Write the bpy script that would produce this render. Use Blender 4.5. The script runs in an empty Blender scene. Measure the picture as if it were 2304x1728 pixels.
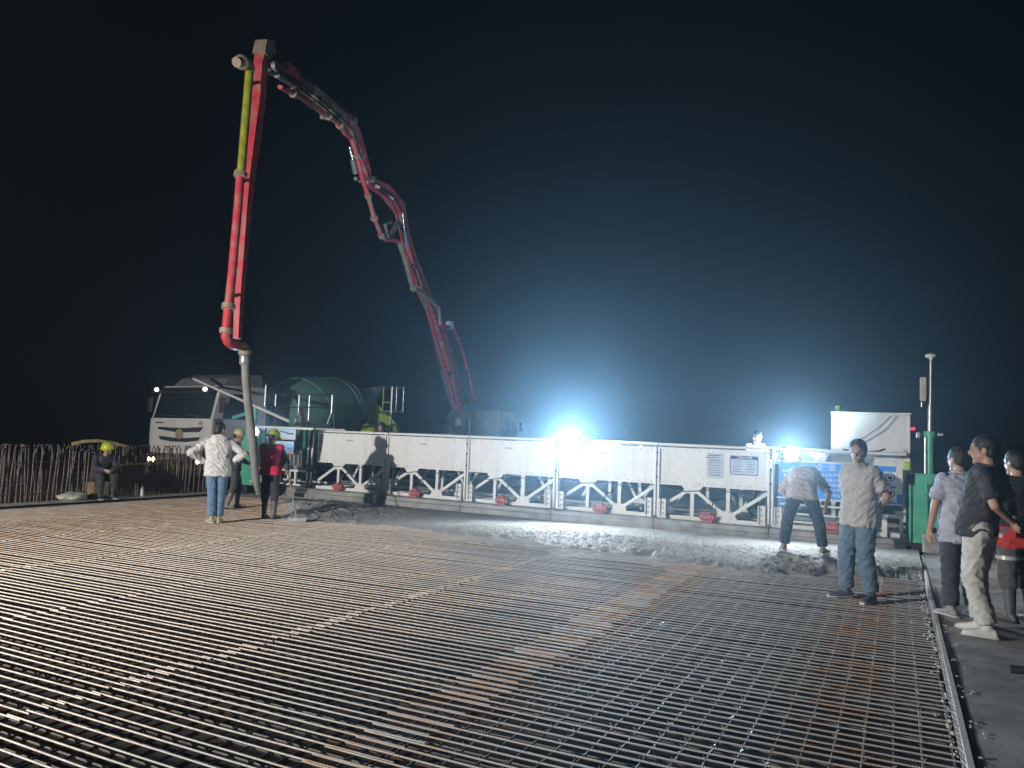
import bpy, bmesh, math, random
import numpy as np
from mathutils import Vector, Matrix, Euler, noise as mnoise
random.seed(7)
S = bpy.context.scene
COL = S.collection
PI = math.pi

# ------------------------------------------------------------------ camera
# vanishing points of the deck's length (L) and width (T) in the 2304x1728 photo
CX, CY, CH = 1152.0, 864.0, 1.62
VL = np.array([2018.0, 1015.0]); VT = np.array([-2200.0, 895.0])
FPX = math.sqrt(-((VL - [CX, CY]) @ (VT - [CX, CY])))
def _d(p):
    v = np.array([p[0]-CX, -(p[1]-CY), -FPX]); return v/np.linalg.norm(v)
_Y = _d(VL); _X = -_d(VT); _Z = np.cross(_X, _Y); _X = np.cross(_Y, _Z)
RW = np.array([_X, _Y, _Z])
cam_d = bpy.data.cameras.new('camera'); cam = bpy.data.objects.new('camera', cam_d); COL.objects.link(cam)
cam_d.sensor_width = 36.0; cam_d.lens = 36.0*FPX/2304.0
cam_d.clip_start = 0.05; cam_d.clip_end = 2000
m4 = Matrix.Identity(4)
for i in range(3):
    for j in range(3): m4[i][j] = RW[i][j]
m4[2][3] = CH
cam.matrix_world = m4
S.camera = cam
def ray(x, y): return RW @ np.array([x-CX, -(y-CY), -FPX])
def g(x, y, z=0.0):                       # pixel -> level z
    v = ray(x, y); t = (z-CH)/v[2]; return Vector((t*v[0], t*v[1], z))
def gy(x, y, Y):                          # pixel -> upright plane y=Y
    v = ray(x, y); t = Y/v[1]; return Vector((t*v[0], Y, CH+t*v[2]))
def gp(x, y, p0, n):                      # pixel -> any plane
    v = Vector(ray(x, y)); o = Vector((0, 0, CH)); t = (Vector(p0)-o).dot(n)/v.dot(n); return o+v*t

# ------------------------------------------------------------------ night sky and moon
W = bpy.data.worlds.new('World'); S.world = W; W.use_nodes = True
nt = W.node_tree; bg = nt.nodes['Background']
sky = nt.nodes.new('ShaderNodeTexSky'); sky.sky_type = 'NISHITA'; sky.sun_disc = False
sky.sun_elevation = math.radians(24); sky.sun_rotation = math.radians(200)
nt.links.new(sky.outputs[0], bg.inputs[0]); bg.inputs[1].default_value = 0.00006
sun_d = bpy.data.lights.new('moon', 'SUN'); sun_d.energy = 0.004; sun_d.angle = math.radians(0.5); sun_d.color = (1, .97, .9)
sun = bpy.data.objects.new('moon', sun_d); COL.objects.link(sun)
sun.rotation_euler = Euler((math.radians(66), 0, math.radians(-200)+PI), 'XYZ')
S.view_settings.view_transform = 'Standard'; S.view_settings.look = 'None'
S.view_settings.exposure = 0.0; S.view_settings.gamma = 1.0; S.view_settings.use_curve_mapping = False
cy = S.cycles
cy.use_denoising = True; cy.max_bounces = 5; cy.diffuse_bounces = 3; cy.glossy_bounces = 3
cy.transmission_bounces = 3; cy.volume_bounces = 0; cy.transparent_max_bounces = 6
cy.sample_clamp_indirect = 4.0; cy.caustics_reflective = False; cy.caustics_refractive = False
cy.volume_step_rate = 4.0

# ------------------------------------------------------------------ materials
MATS = {}
def mat(name, col, rough=.6, metal=0.0, var=.25, scale=6.0, bump=0.0, bscale=60.0, col2=None, coords='Object', emit=None, estr=0, coat=0.0, thresh=None):
    if name in MATS: return MATS[name]
    m = bpy.data.materials.new(name); m.use_nodes = True; n = m.node_tree; b = n.nodes['Principled BSDF']
    b.inputs['Roughness'].default_value = rough; b.inputs['Metallic'].default_value = metal
    b.inputs['Coat Weight'].default_value = coat
    tc = n.nodes.new('ShaderNodeTexCoord')
    nz = n.nodes.new('ShaderNodeTexNoise'); nz.inputs['Scale'].default_value = scale; nz.inputs['Detail'].default_value = 6
    n.links.new(tc.outputs[coords], nz.inputs['Vector'])
    rp = n.nodes.new('ShaderNodeValToRGB')
    c2 = col2 or tuple(c*(1-var) for c in col)
    lo, hi = thresh or (.35, .65)
    rp.color_ramp.elements[0].position = lo; rp.color_ramp.elements[1].position = hi
    rp.color_ramp.elements[0].color = (*c2, 1); rp.color_ramp.elements[1].color = (*col, 1)
    n.links.new(nz.outputs['Fac'], rp.inputs['Fac']); n.links.new(rp.outputs['Color'], b.inputs['Base Color'])
    if bump:
        n2 = n.nodes.new('ShaderNodeTexNoise'); n2.inputs['Scale'].default_value = bscale; n2.inputs['Detail'].default_value = 4
        n.links.new(tc.outputs[coords], n2.inputs['Vector'])
        bp = n.nodes.new('ShaderNodeBump'); bp.inputs['Strength'].default_value = bump; bp.inputs['Distance'].default_value = .01
        n.links.new(n2.outputs['Fac'], bp.inputs['Height']); n.links.new(bp.outputs['Normal'], b.inputs['Normal'])
    if emit:
        b.inputs['Emission Color'].default_value = (*emit, 1); b.inputs['Emission Strength'].default_value = estr
    MATS[name] = m; return m

M_white = mat('white_paint', (.74, .74, .72), .45, 0, .12, 3, .08, 25, col2=(.6, .59, .55), thresh=(.25, .5))
def grime_mat(name, col, dirt, z0, z1):
    m = bpy.data.materials.new(name); m.use_nodes = True; n = m.node_tree; b = n.nodes['Principled BSDF']; L = n.links.new
    geo = n.nodes.new('ShaderNodeNewGeometry'); mp = n.nodes.new('ShaderNodeMapping'); mp.inputs['Scale'].default_value = (9, 9, .7); L(geo.outputs['Position'], mp.inputs[0])
    a = n.nodes.new('ShaderNodeTexNoise'); a.inputs['Scale'].default_value = 1; a.inputs['Detail'].default_value = 6; L(mp.outputs[0], a.inputs[0])
    c = n.nodes.new('ShaderNodeTexNoise'); c.inputs['Scale'].default_value = 34; c.inputs['Detail'].default_value = 3; L(geo.outputs['Position'], c.inputs[0])
    e = n.nodes.new('ShaderNodeTexNoise'); e.inputs['Scale'].default_value = .9; e.inputs['Detail'].default_value = 5; L(geo.outputs['Position'], e.inputs[0])
    sp = n.nodes.new('ShaderNodeSeparateXYZ'); L(geo.outputs['Position'], sp.inputs[0])
    h = n.nodes.new('ShaderNodeMapRange'); h.inputs[1].default_value = z1; h.inputs[2].default_value = z0; h.inputs[3].default_value = -.06; h.inputs[4].default_value = .1; L(sp.outputs[2], h.inputs[0])
    s1 = n.nodes.new('ShaderNodeMapRange'); s1.inputs[1].default_value = .5; s1.inputs[2].default_value = .8; s1.inputs[4].default_value = .5; L(a.outputs[0], s1.inputs[0])
    s2 = n.nodes.new('ShaderNodeMath'); s2.operation = 'ADD'; L(c.outputs[0], s2.inputs[0]); L(h.outputs[0], s2.inputs[1])
    s3 = n.nodes.new('ShaderNodeMapRange'); s3.inputs[1].default_value = .66; s3.inputs[2].default_value = .7; s3.inputs[4].default_value = .8; L(s2.outputs[0], s3.inputs[0])
    s4 = n.nodes.new('ShaderNodeMapRange'); s4.inputs[1].default_value = .5; s4.inputs[2].default_value = .75; s4.inputs[4].default_value = .3; L(e.outputs[0], s4.inputs[0])
    m1 = n.nodes.new('ShaderNodeMath'); m1.operation = 'MAXIMUM'; L(s1.outputs[0], m1.inputs[0]); L(s3.outputs[0], m1.inputs[1])
    m2 = n.nodes.new('ShaderNodeMath'); m2.operation = 'MAXIMUM'; L(m1.outputs[0], m2.inputs[0]); L(s4.outputs[0], m2.inputs[1])
    mx = n.nodes.new('ShaderNodeMix'); mx.data_type = 'RGBA'; L(m2.outputs[0], mx.inputs[0]); mx.inputs[6].default_value = (*col, 1); mx.inputs[7].default_value = (*dirt, 1); L(mx.outputs[2], b.inputs['Base Color'])
    b.inputs['Roughness'].default_value = .5
    bp = n.nodes.new('ShaderNodeBump'); bp.inputs['Strength'].default_value = .25; bp.inputs['Distance'].default_value = .05; L(e.outputs[0], bp.inputs['Height']); L(bp.outputs[0], b.inputs['Normal'])
    return m
M_whitep = grime_mat('white_panel', (.72, .72, .71), (.5, .48, .44), .8, 1.6)
M_white = grime_mat('white_frame', (.72, .72, .7), (.42, .41, .38), .1, 1.3)
M_green = mat('green_paint', (.1, .48, .3), .42, 0, .25, 5, .06, 30)
M_dgreen = mat('dark_green_paint', (.03, .16, .1), .45, 0, .3, 5)
M_drum = mat('drum_green', (.15, .46, .36), .5, 0, .45, 3, .05, 12, col2=(.24, .36, .3))
M_lime = mat('lime_paint', (.5, .66, .06), .45, 0, .3, 6)
M_red = mat('red_paint', (.62, .05, .08), .45, 0, .35, 5, .1, 30, col2=(.50, .17, .15), thresh=(.38, .55))
M_redd = mat('red_dusty', (.62, .08, .12), .6, 0, .5, 4, .12, 30, col2=(.5, .22, .21), thresh=(.36, .54))
M_yel = mat('yellow_green_pipe', (.42, .43, .05), .5, 0, .35, 7)
M_tan = mat('dusty_steel', (.42, .34, .25), .7, .1, .35, 9, .2, 40)
M_grey = mat('grey_steel', (.33, .33, .33), .5, .3, .3, 8, .1, 40)
M_galv = mat('galvanised', (.55, .56, .57), .38, .6, .2, 12)
M_dark = mat('dark_steel', (.05, .05, .055), .55, .2, .4, 8)
M_black = mat('black_rubber', (.025, .025, .025), .8, 0, .3, 10, .1, 60)
M_hose = mat('hose_grey', (.36, .36, .355), .7, 0, .25, 9, .3, 40)
M_conc = mat('old_concrete', (.56, .55, .53), .85, 0, .45, 2.2, .15, 25, coords='Object')
M_slab = mat('finished_concrete', (.30, .30, .30), .55, 0, .25, .8, .15, 30)
M_screed = mat('screed_steel', (.34, .335, .32), .6, .15, .4, 3.5, .2, 30)
M_motor = mat('motor_red', (.52, .15, .14), .5, 0, .3, 15, .2, 60)
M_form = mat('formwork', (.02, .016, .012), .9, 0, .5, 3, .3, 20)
M_earth = mat('ground_dark', (.05, .048, .04), 1, 0, .5, .05)
M_road = mat('deck_road', (.16, .155, .15), .9, 0, .35, .7, .3, 30)
M_glass = mat('cab_glass', (.015, .017, .02), .08, 0, .2, 2, coat=.6)
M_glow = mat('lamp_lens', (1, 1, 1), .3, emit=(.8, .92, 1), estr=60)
M_glow2 = mat('marker_lens', (1, 1, 1), .3, emit=(1, .98, .95), estr=3)
M_head = mat('headlight_lens', (1, .9, .7), .3, emit=(1, .72, .42), estr=9)
M_rl = mat('red_lens', (.8, .02, .05), .3, emit=(1, .03, .08), estr=2.5)
M_wood = mat('bamboo', (.5, .42, .2), .7, 0, .3, 9)
M_chrome = mat('chrome_rod', (.75, .75, .75), .18, .9, .05, 5)

# rusty steel with cement splashed on it near the fresh concrete and on the mesh by the kerb
def rebar_mat(name, rust, rust2, steel, orange):
    m = bpy.data.materials.new(name); m.use_nodes = True; n = m.node_tree; b = n.nodes['Principled BSDF']; L = n.links.new
    geo = n.nodes.new('ShaderNodeNewGeometry')
    n1 = n.nodes.new('ShaderNodeTexNoise'); n1.inputs['Scale'].default_value = 1.3; n1.inputs['Detail'].default_value = 7
    n2 = n.nodes.new('ShaderNodeTexNoise'); n2.inputs['Scale'].default_value = 30; n2.inputs['Detail'].default_value = 5
    L(geo.outputs['Position'], n1.inputs['Vector']); L(geo.outputs['Position'], n2.inputs['Vector'])
    r = n.nodes.new('ShaderNodeValToRGB'); r.color_ramp.elements[0].color = (*rust2, 1); r.color_ramp.elements[1].color = (*rust, 1)
    r.color_ramp.elements[0].position = .35; r.color_ramp.elements[1].position = .62
    L(n2.outputs['Fac'], r.inputs['Fac'])
    sep = n.nodes.new('ShaderNodeSeparateXYZ'); L(geo.outputs['Position'], sep.inputs[0])
    my = n.nodes.new('ShaderNodeMapRange'); my.inputs[1].default_value = 6.0; my.inputs[2].default_value = 11.0
    L(sep.outputs[1], my.inputs[0])
    mx = n.nodes.new('ShaderNodeMapRange'); mx.inputs[1].default_value = -8.5; mx.inputs[2].default_value = -2.0
    L(sep.outputs[0], mx.inputs[0])
    mul = n.nodes.new('ShaderNodeMath'); mul.operation = 'MULTIPLY'; L(my.outputs[0], mul.inputs[0]); L(mx.outputs[0], mul.inputs[1])
    mx2 = n.nodes.new('ShaderNodeMapRange'); mx2.inputs[1].default_value = -4.6; mx2.inputs[2].default_value = -1.8; mx2.inputs[4].default_value = .55
    L(sep.outputs[0], mx2.inputs[0])
    mxx = n.nodes.new('ShaderNodeMath'); mxx.operation = 'MAXIMUM'; L(mul.outputs[0], mxx.inputs[0]); L(mx2.outputs[0], mxx.inputs[1])
    sb = n.nodes.new('ShaderNodeMath'); sb.operation = 'ADD'; L(mxx.outputs[0], sb.inputs[0]); L(n1.outputs['Fac'], sb.inputs[1])
    st = n.nodes.new('ShaderNodeMapRange'); st.inputs[1].default_value = .62; st.inputs[2].default_value = .95
    L(sb.outputs[0], st.inputs[0])
    mix = n.nodes.new('ShaderNodeMix'); mix.data_type = 'RGBA'
    L(st.outputs[0], mix.inputs[0]); L(r.outputs[0], mix.inputs[6]); mix.inputs[7].default_value = (*steel, 1)
    def band(x0, w):
        a_ = n.nodes.new('ShaderNodeMath'); a_.operation = 'SUBTRACT'; L(sep.outputs[0], a_.inputs[0]); a_.inputs[1].default_value = x0
        c_ = n.nodes.new('ShaderNodeMath'); c_.operation = 'ABSOLUTE'; L(a_.outputs[0], c_.inputs[0])
        d_ = n.nodes.new('ShaderNodeMapRange'); d_.inputs[1].default_value = w; d_.inputs[2].default_value = w*.45; L(c_.outputs[0], d_.inputs[0]); return d_
    b1 = band(-2.42, .42); b2 = band(-.32, .34); b3 = band(-14.5, 6.0)
    mm = n.nodes.new('ShaderNodeMath'); mm.operation = 'MAXIMUM'; L(b1.outputs[0], mm.inputs[0]); L(b2.outputs[0], mm.inputs[1])
    mm2 = n.nodes.new('ShaderNodeMath'); mm2.operation = 'MAXIMUM'; L(mm.outputs[0], mm2.inputs[0]); L(b3.outputs[0], mm2.inputs[1])
    n3 = n.nodes.new('ShaderNodeTexNoise'); n3.inputs['Scale'].default_value = 3.5; n3.inputs['Detail'].default_value = 6; L(geo.outputs['Position'], n3.inputs['Vector'])
    n3r = n.nodes.new('ShaderNodeMapRange'); n3r.inputs[1].default_value = .35; n3r.inputs[2].default_value = .6; n3r.inputs[4].default_value = .85; L(n3.outputs['Fac'], n3r.inputs[0])
    m3 = n.nodes.new('ShaderNodeMath'); m3.operation = 'MULTIPLY'; L(mm2.outputs[0], m3.inputs[0]); L(n3r.outputs[0], m3.inputs[1])
    mixb = n.nodes.new('ShaderNodeMix'); mixb.data_type = 'RGBA'; L(m3.outputs[0], mixb.inputs[0]); L(mix.outputs[2], mixb.inputs[6]); mixb.inputs[7].default_value = (*orange, 1)
    L(mixb.outputs[2], b.inputs['Base Color'])
    b.inputs['Roughness'].default_value = .58; b.inputs['Metallic'].default_value = .15
    w = n.nodes.new('ShaderNodeTexWave'); w.inputs['Scale'].default_value = 22; w.inputs['Distortion'].default_value = 1
    L(geo.outputs['Position'], w.inputs['Vector'])
    bp = n.nodes.new('ShaderNodeBump'); bp.inputs['Strength'].default_value = .35; bp.inputs['Distance'].default_value = .004
    L(w.outputs['Fac'], bp.inputs['Height']); L(bp.outputs['Normal'], b.inputs['Normal'])
    return m
M_bar = rebar_mat('rebar_rust', (.64, .58, .52), (.44, .36, .29), (.38, .38, .375), (.42, .27, .17))
M_bar_shade = rebar_mat('rebar_low_shaded', (.06, .045, .035), (.035, .025, .02), (.15, .15, .145), (.12, .07, .045))  # darker copy of the rebar, shade between the bars put into its colours
M_start = mat('starter_rust', (.2, .15, .14), .55, .3, .5, 12)

# ------------------------------------------------------------------ mesh helpers
class MB:
    def __init__(s): s.v = []; s.f = []
    def add(s, vs, fs):
        o = len(s.v); s.v += [tuple(v) for v in vs]; s.f += [tuple(i+o for i in f) for f in fs]; return s
    def box(s, c, d, rot=None, bev=0.0):
        x, y, z = d[0]/2, d[1]/2, d[2]/2
        if bev:
            b = min(bev, x*.9, y*.9, z*.9); vs = []
            for sx in (-1, 1):
                for sy in (-1, 1):
                    for sz in (-1, 1):
                        vs += [(sx*x, sy*(y-b), sz*(z-b)), (sx*(x-b), sy*y, sz*(z-b)), (sx*(x-b), sy*(y-b), sz*z)]
            bm = bmesh.new()
            for v in vs: bm.verts.new(v)
            bmesh.ops.convex_hull(bm, input=bm.verts); bm.verts.index_update()
            vs = [v.co.copy() for v in bm.verts]; fs = [[v.index for v in f.verts] for f in bm.faces]; bm.free()
        else:
            vs = [(sx*x, sy*y, sz*z) for sx in (-1, 1) for sy in (-1, 1) for sz in (-1, 1)]
            fs = [(0, 1, 3, 2), (4, 6, 7, 5), (0, 4, 5, 1), (2, 3, 7, 6), (0, 2, 6, 4), (1, 5, 7, 3)]
        M = rot if rot is not None else Matrix.Identity(3)
        return s.add([M @ Vector(v)+Vector(c) for v in vs], fs)
    def beam(s, a, b, w, h=None, up=(0, 0, 1)):       # square bar from a to b
        a = Vector(a); b = Vector(b); d = (b-a); L = d.length; y = d/L
        x = y.cross(Vector(up));
        if x.length < 1e-4: x = y.cross(Vector((0, 1, 0)))
        x.normalize(); z = x.cross(y)
        R = Matrix((x, y, z)).transposed()
        return s.box((a+b)/2, (w, L, h or w), R)
    def tube(s, pts, r, n=8, caps=True):
        pts = [Vector(p) for p in pts]; k = len(pts)
        rs = r if isinstance(r, (list, tuple)) else [r]*k
        vs = []; fs = []; ref = None
        for i, p in enumerate(pts):
            t = (pts[min(i+1, k-1)]-pts[max(i-1, 0)]).normalized()
            if ref is None: ref = Vector((0, 0, 1)) if abs(t.z) < .9 else Vector((1, 0, 0))
            a = t.cross(ref).normalized(); b = t.cross(a); ref = b.cross(t)*-1 if False else a.cross(t)
            for j in range(n):
                q = 2*PI*j/n; vs.append(p+(a*math.cos(q)+b*math.sin(q))*rs[i])
        for i in range(k-1):
            for j in range(n):
                fs.append((i*n+j, i*n+(j+1) % n, (i+1)*n+(j+1) % n, (i+1)*n+j))
        if caps: fs.append(tuple(range(n-1, -1, -1))); fs.append(tuple(range((k-1)*n, k*n)))
        return s.add(vs, fs)
    def cyl(s, a, b, r, n=16, r2=None): return s.tube([a, b], [r, r if r2 is None else r2], n)
    def lathe(s, prof, o, axis=(0, 0, 1), n=24):      # prof: (radius, along)
        ax = Vector(axis).normalized(); ref = Vector((0, 0, 1)) if abs(ax.z) < .9 else Vector((1, 0, 0))
        a = ax.cross(ref).normalized(); b = ax.cross(a); o = Vector(o); vs = []; fs = []
        for r, h in prof:
            for j in range(n):
                q = 2*PI*j/n; vs.append(o+ax*h+(a*math.cos(q)+b*math.sin(q))*max(r, 1e-4))
        for i in range(len(prof)-1):
            for j in range(n): fs.append((i*n+j, i*n+(j+1) % n, (i+1)*n+(j+1) % n, (i+1)*n+j))
        fs.append(tuple(range(n-1, -1, -1))); fs.append(tuple(range((len(prof)-1)*n, len(prof)*n)))
        return s.add(vs, fs)
    def prism(s, poly, y0, y1, axis='y'):             # polygon in (x,z) pushed along y, or (y,z) along x
        k = len(poly)
        mk = (lambda p, t: (p[0], t, p[1])) if axis == 'y' else (lambda p, t: (t, p[0], p[1])) if axis == 'x' else (lambda p, t: (p[0], p[1], t))
        vs = [mk(p, y0) for p in poly]+[mk(p, y1) for p in poly]
        fs = [tuple(range(k-1, -1, -1)), tuple(range(k, 2*k))]+[(i, (i+1) % k, k+(i+1) % k, k+i) for i in range(k)]
        return s.add(vs, fs)
    def ell(s, c, r, R=None, nu=16, nv=10):
        vs = []; fs = []; M = R if R is not None else Matrix.Identity(3); c = Vector(c)
        for i in range(nv+1):
            t = PI*i/nv
            for j in range(nu):
                q = 2*PI*j/nu; vs.append(c+M @ Vector((r[0]*math.sin(t)*math.cos(q), r[1]*math.sin(t)*math.sin(q), r[2]*math.cos(t))))
        for i in range(nv):
            for j in range(nu): fs.append((i*nu+j, (i+1)*nu+j, (i+1)*nu+(j+1) % nu, i*nu+(j+1) % nu))
        return s.add(vs, fs)
    def mesh(s, name):
        me = bpy.data.meshes.new(name); me.from_pydata(s.v, [], s.f); me.validate()
        bm = bmesh.new(); bm.from_mesh(me); bmesh.ops.recalc_face_normals(bm, faces=bm.faces); bm.to_mesh(me); bm.free()
        return me
    def build(s, name, m, parent=None, smooth=None):
        return link(name, s.mesh(name), m, parent, smooth)

def link(name, me, m, parent=None, smooth=None):
    o = bpy.data.objects.new(name, me); COL.objects.link(o)
    if m is not None and len(me.materials) == 0: me.materials.append(m)
    if smooth:
        me.polygons.foreach_set('use_smooth', [True]*len(me.polygons))
        me.set_sharp_from_angle(angle=math.radians(smooth))
    if parent is not None: o.parent = parent
    return o
def thing(name, label, cat, loc=(0, 0, 0), rot=(0, 0, 0), group=None):
    o = bpy.data.objects.new(name, None); COL.objects.link(o); o.empty_display_size = .2
    o.location = loc; o.rotation_euler = rot; tag(o, label, cat, group); return o
def tag(o, label, cat, group=None):
    o['label'] = label; o['category'] = cat
    if group: o['group'] = group
    return o
def struct(o): o['kind'] = 'structure'; return o
def stuff(o): o['kind'] = 'stuff'; return o
def text(s, size, loc, rot, m, parent, name='lettering', depth=.002, align='CENTER'):
    cu = bpy.data.curves.new(name, 'FONT'); cu.body = s; cu.size = size; cu.extrude = depth; cu.align_x = align; cu.align_y = 'CENTER'
    t = bpy.data.objects.new(name, cu); COL.objects.link(t)
    dg = bpy.context.evaluated_depsgraph_get(); me = bpy.data.meshes.new_from_object(t.evaluated_get(dg))
    bpy.data.objects.remove(t); bpy.data.curves.remove(cu)
    o = link(name, me, m, parent); o.location = loc; o.rotation_euler = rot; return o

# ------------------------------------------------------------------ lamps with their own light
def spot(name, loc, target, watts, col, angle, blend, size, parent=None):
    d = bpy.data.lights.new(name, 'SPOT'); d.energy = watts; d.color = col; d.spot_size = math.radians(angle); d.spot_blend = blend
    d.shadow_soft_size = size
    o = bpy.data.objects.new(name, d); COL.objects.link(o); o.location = loc
    o.rotation_euler = (Vector(target)-Vector(loc)).to_track_quat('-Z', 'Y').to_euler()
    if parent:
        o.parent = parent; o.matrix_parent_inverse = parent.matrix_world.inverted() if False else Matrix.Identity(4)
    return o

# ------------------------------------------------------------------ setting
XR, XL = .31, -15.3            # inner faces of the right and left kerbs
YB = 14.3                      # front plane of the paving machine
o = MB().box((0, 60, -7.25), (900, 900, .5)).build('ground', M_earth); struct(o)
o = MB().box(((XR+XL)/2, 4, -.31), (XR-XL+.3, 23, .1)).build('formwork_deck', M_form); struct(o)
o = MB().box(((XR+XL)/2, 46.55, -.105), (XR-XL-.02, 61.9, .27)).build('finished_slab', M_slab); struct(o)
o = MB().box((-26.3, 40, -.3), (20, 100, .6)).build('road', M_road); struct(o)
# side walkway on the right and its kerb board
def rough_slab(name, x0, x1, y0, y1, z, step, amp, m, bottom=-.5):
    nx = int((x1-x0)/step)+1; ny = int((y1-y0)/step)+1; vs = []; fs = []
    for j in range(ny+1):
        for i in range(nx+1):
            x = x0+(x1-x0)*i/nx; y = y0+(y1-y0)*j/ny
            vs.append((x, y, z+amp*mnoise.fractal((x*1.3, y*1.3, 3), 1, 2, 4)))
    for j in range(ny):
        for i in range(nx): a = j*(nx+1)+i; fs.append((a, a+1, a+nx+2, a+nx+1))
    mb = MB().add(vs, fs); mb.box(((x0+x1)/2, (y0+y1)/2, (z-.06+bottom)/2), (x1-x0, y1-y0, z-.06-bottom)); return mb.build(name, m, smooth=60)
struct(rough_slab('walkway', XR+.05, 2.3, 1.5, 60, -.006, .2, .004, M_conc))
struct(rough_slab('kerb', XL-.62, XL-.03, -4, 60, .07, .3, .008, mat('kerb_concrete', (.62, .62, .61), .8, 0, .3, 2, .3, 40)))
kb = MB()
yy = 1.5
pts = []
while yy < 13.6:
    x = XR+.022+random.uniform(-.003, .003); pts.append((x, yy)); yy += 1.1
for (xa, ya), (xb, yb) in zip(pts, pts[1:]):
    kb.beam((xa, ya, -.078), (xb, yb+.01, -.078), .032, .17)
o = kb.build('edge_board', mat('board_white', (.8, .8, .78), .7, 0, .45, 9, .2, 40, col2=(.55, .54, .52), thresh=(.25, .45))); tag(o, 'thin pale edge board standing between the rebar mat and the walkway', 'board')
# mortar spilt along the board
mb = MB()
for i in range(60):
    y = random.uniform(3, 12.5); x = XR+.06+abs(random.gauss(0, .05)); r = random.uniform(.005, .013)
    mb.ell((x, y, .004), (r*random.uniform(.8, 1.6), r*random.uniform(.8, 1.6), r*.5), nu=6, nv=4)
for i in range(120):
    y = random.uniform(3, 12.5); x = XR-.03-abs(random.gauss(0, .03)); r = random.uniform(.006, .016)
    mb.ell((x, y, .0), (r, r, r*.8), nu=6, nv=4)
stuff(mb.build('spilt_mortar', M_conc, smooth=80))['label'] = 'crumbs of spilt mortar along the edge board'

# ------------------------------------------------------------------ rebar mat
mat_root = thing('rebar_mat', 'wide mat of rusty reinforcing bars laid across the bridge deck', 'rebar mat')
BR = .0054
def bar_mesh(L, k, n=6, r=BR, bend=.004, seed=0):
    rnd = random.Random(seed); pts = []
    for i in range(k+1):
        e = 0 if i in (0, k) else 1
        pts.append((L*i/k, e*rnd.uniform(-bend, bend), e*rnd.uniform(-bend, bend*.5)))
    return MB().tube(pts, r, n)
LAPS = [XR-.03, -2.25, -4.36, -6.66, -8.96, -11.2, -13.3, XL+.02]
def edge_y(x):
    P = [(-15.4, 14.6), (-13.6, 14.3), (-12.2, 13.0), (-11.3, 12.1), (-10.3, 10.95), (-9, 11.25), (-8, 11.45), (-6.6, 11.3), (-5.2, 11.1), (-3.6, 10.85), (-2.2, 10.5), (-1, 10.42), (-.4, 10.9), (.4, 11.9)]
    return float(np.interp(x, [p[0] for p in P], [p[1] for p in P]))
variants = []
for s in range(6):
    me = bar_mesh(2.62, 2, 6, BR, .005, s).mesh('transverse_bar'); me.materials.append(M_bar); variants.append(me)
pieces = []
yl = .7; k = 0
while yl < 14.2:
    y0 = yl+random.gauss(0, .003)
    skew = random.uniform(-.0022, .0022)
    for i in range(len(LAPS)-1):
        xr, xl = LAPS[i], LAPS[i+1]
        if yl > edge_y((xr+xl)/2)+.5 and yl > edge_y(xl)+.5: continue
        lap = .0 if i == len(LAPS)-2 else (.4 if i == 0 else .1)+random.uniform(-.03, .05)
        x0 = xl-lap; L = xr-x0+(0 if i == 0 else -.02+random.uniform(-.05, .05))
        if i == 0: L += random.uniform(-.03, .02)
        yo = y0+skew*(x0+8)*0+(.018 if i % 2 else 0)+random.uniform(-.003, .003)
        px = None
        c = Vector((x0+L/2, yo, 0)); q = RW.T @ np.array([c.x, c.y, -CH])
        vis = q[2] < -.5 and -150 < CX-q[0]/q[2]*FPX < 2450 and CY+q[1]/q[2]*FPX < 1900
        if q[2] > -.5: vis = False
        pieces.append((0 if vis else 1, c.length, x0, yo, L, random.uniform(-.0035, .0035), random.randrange(6)))
    yl += .097
pieces.sort()
rest = MB()
for idx, (v, dist, x0, yo, L, rz, vr) in enumerate(pieces):
    zz = -BR+random.uniform(-.0022, .0015)
    if idx < 298:
        b = bpy.data.objects.new('transverse_bar', variants[vr]); COL.objects.link(b); b.parent = mat_root
        b.location = (x0, yo, zz); b.scale = (L/2.62, 1, 1); b.rotation_euler = (0, 0, rz)
    else:
        rest.tube([(x0, yo, zz), (x0+L*.5, yo+rz*L*.5+random.uniform(-.004, .004), zz+random.uniform(-.006, .002)), (x0+L, yo+rz*L, zz)], BR, 5)
stuff(rest.build('transverse_bars', M_bar, mat_root))
lm = []
for s in range(4):
    me = bar_mesh(14.0, 7, 5, .007, .006, 40+s).mesh('longitudinal_bar'); me.materials.append(M_bar_shade); lm.append(me)
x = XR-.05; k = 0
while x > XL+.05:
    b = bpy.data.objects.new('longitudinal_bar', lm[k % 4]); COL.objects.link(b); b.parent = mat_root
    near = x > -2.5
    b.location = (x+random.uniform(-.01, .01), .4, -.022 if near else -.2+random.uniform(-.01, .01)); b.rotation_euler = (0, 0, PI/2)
    b.scale = ((edge_y(x)+.9-.4)/14.0, 1, 1)
    x -= .145; k += 1
low = MB(); yl = .6
while yl < 13.5:
    y0 = yl+random.uniform(-.02, .02)
    x0 = XL+.05
    for xe in (-10.2, -5.1, XR-.04):
        low.tube([(x0, y0, -.225), ((x0+xe)/2, y0+random.uniform(-.01, .01), -.232), (xe, y0, -.225)], .008, 5); x0 = xe-.3
    yl += .15
stuff(low.build('bottom_layer_bars', M_bar_shade, mat_root))
# wire ties on the crossings beside the kerb
ties = MB()
for i in range(1500):
    x = XR-.05-.145*random.randrange(0, 17); y = .7+.097*random.randrange(20, 105)
    if y > edge_y(x): continue
    a = random.uniform(0, PI); d = Vector((math.cos(a), math.sin(a), .5))*random.uniform(.01, .022)
    ties.beam(Vector((x, y, .001))-d*.3, Vector((x, y, .004))+d, .003)
stuff(ties.build('wire_ties', mat('tie_wire', (.5, .5, .5), .4, .7, .2, 9), mat_root))
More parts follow.
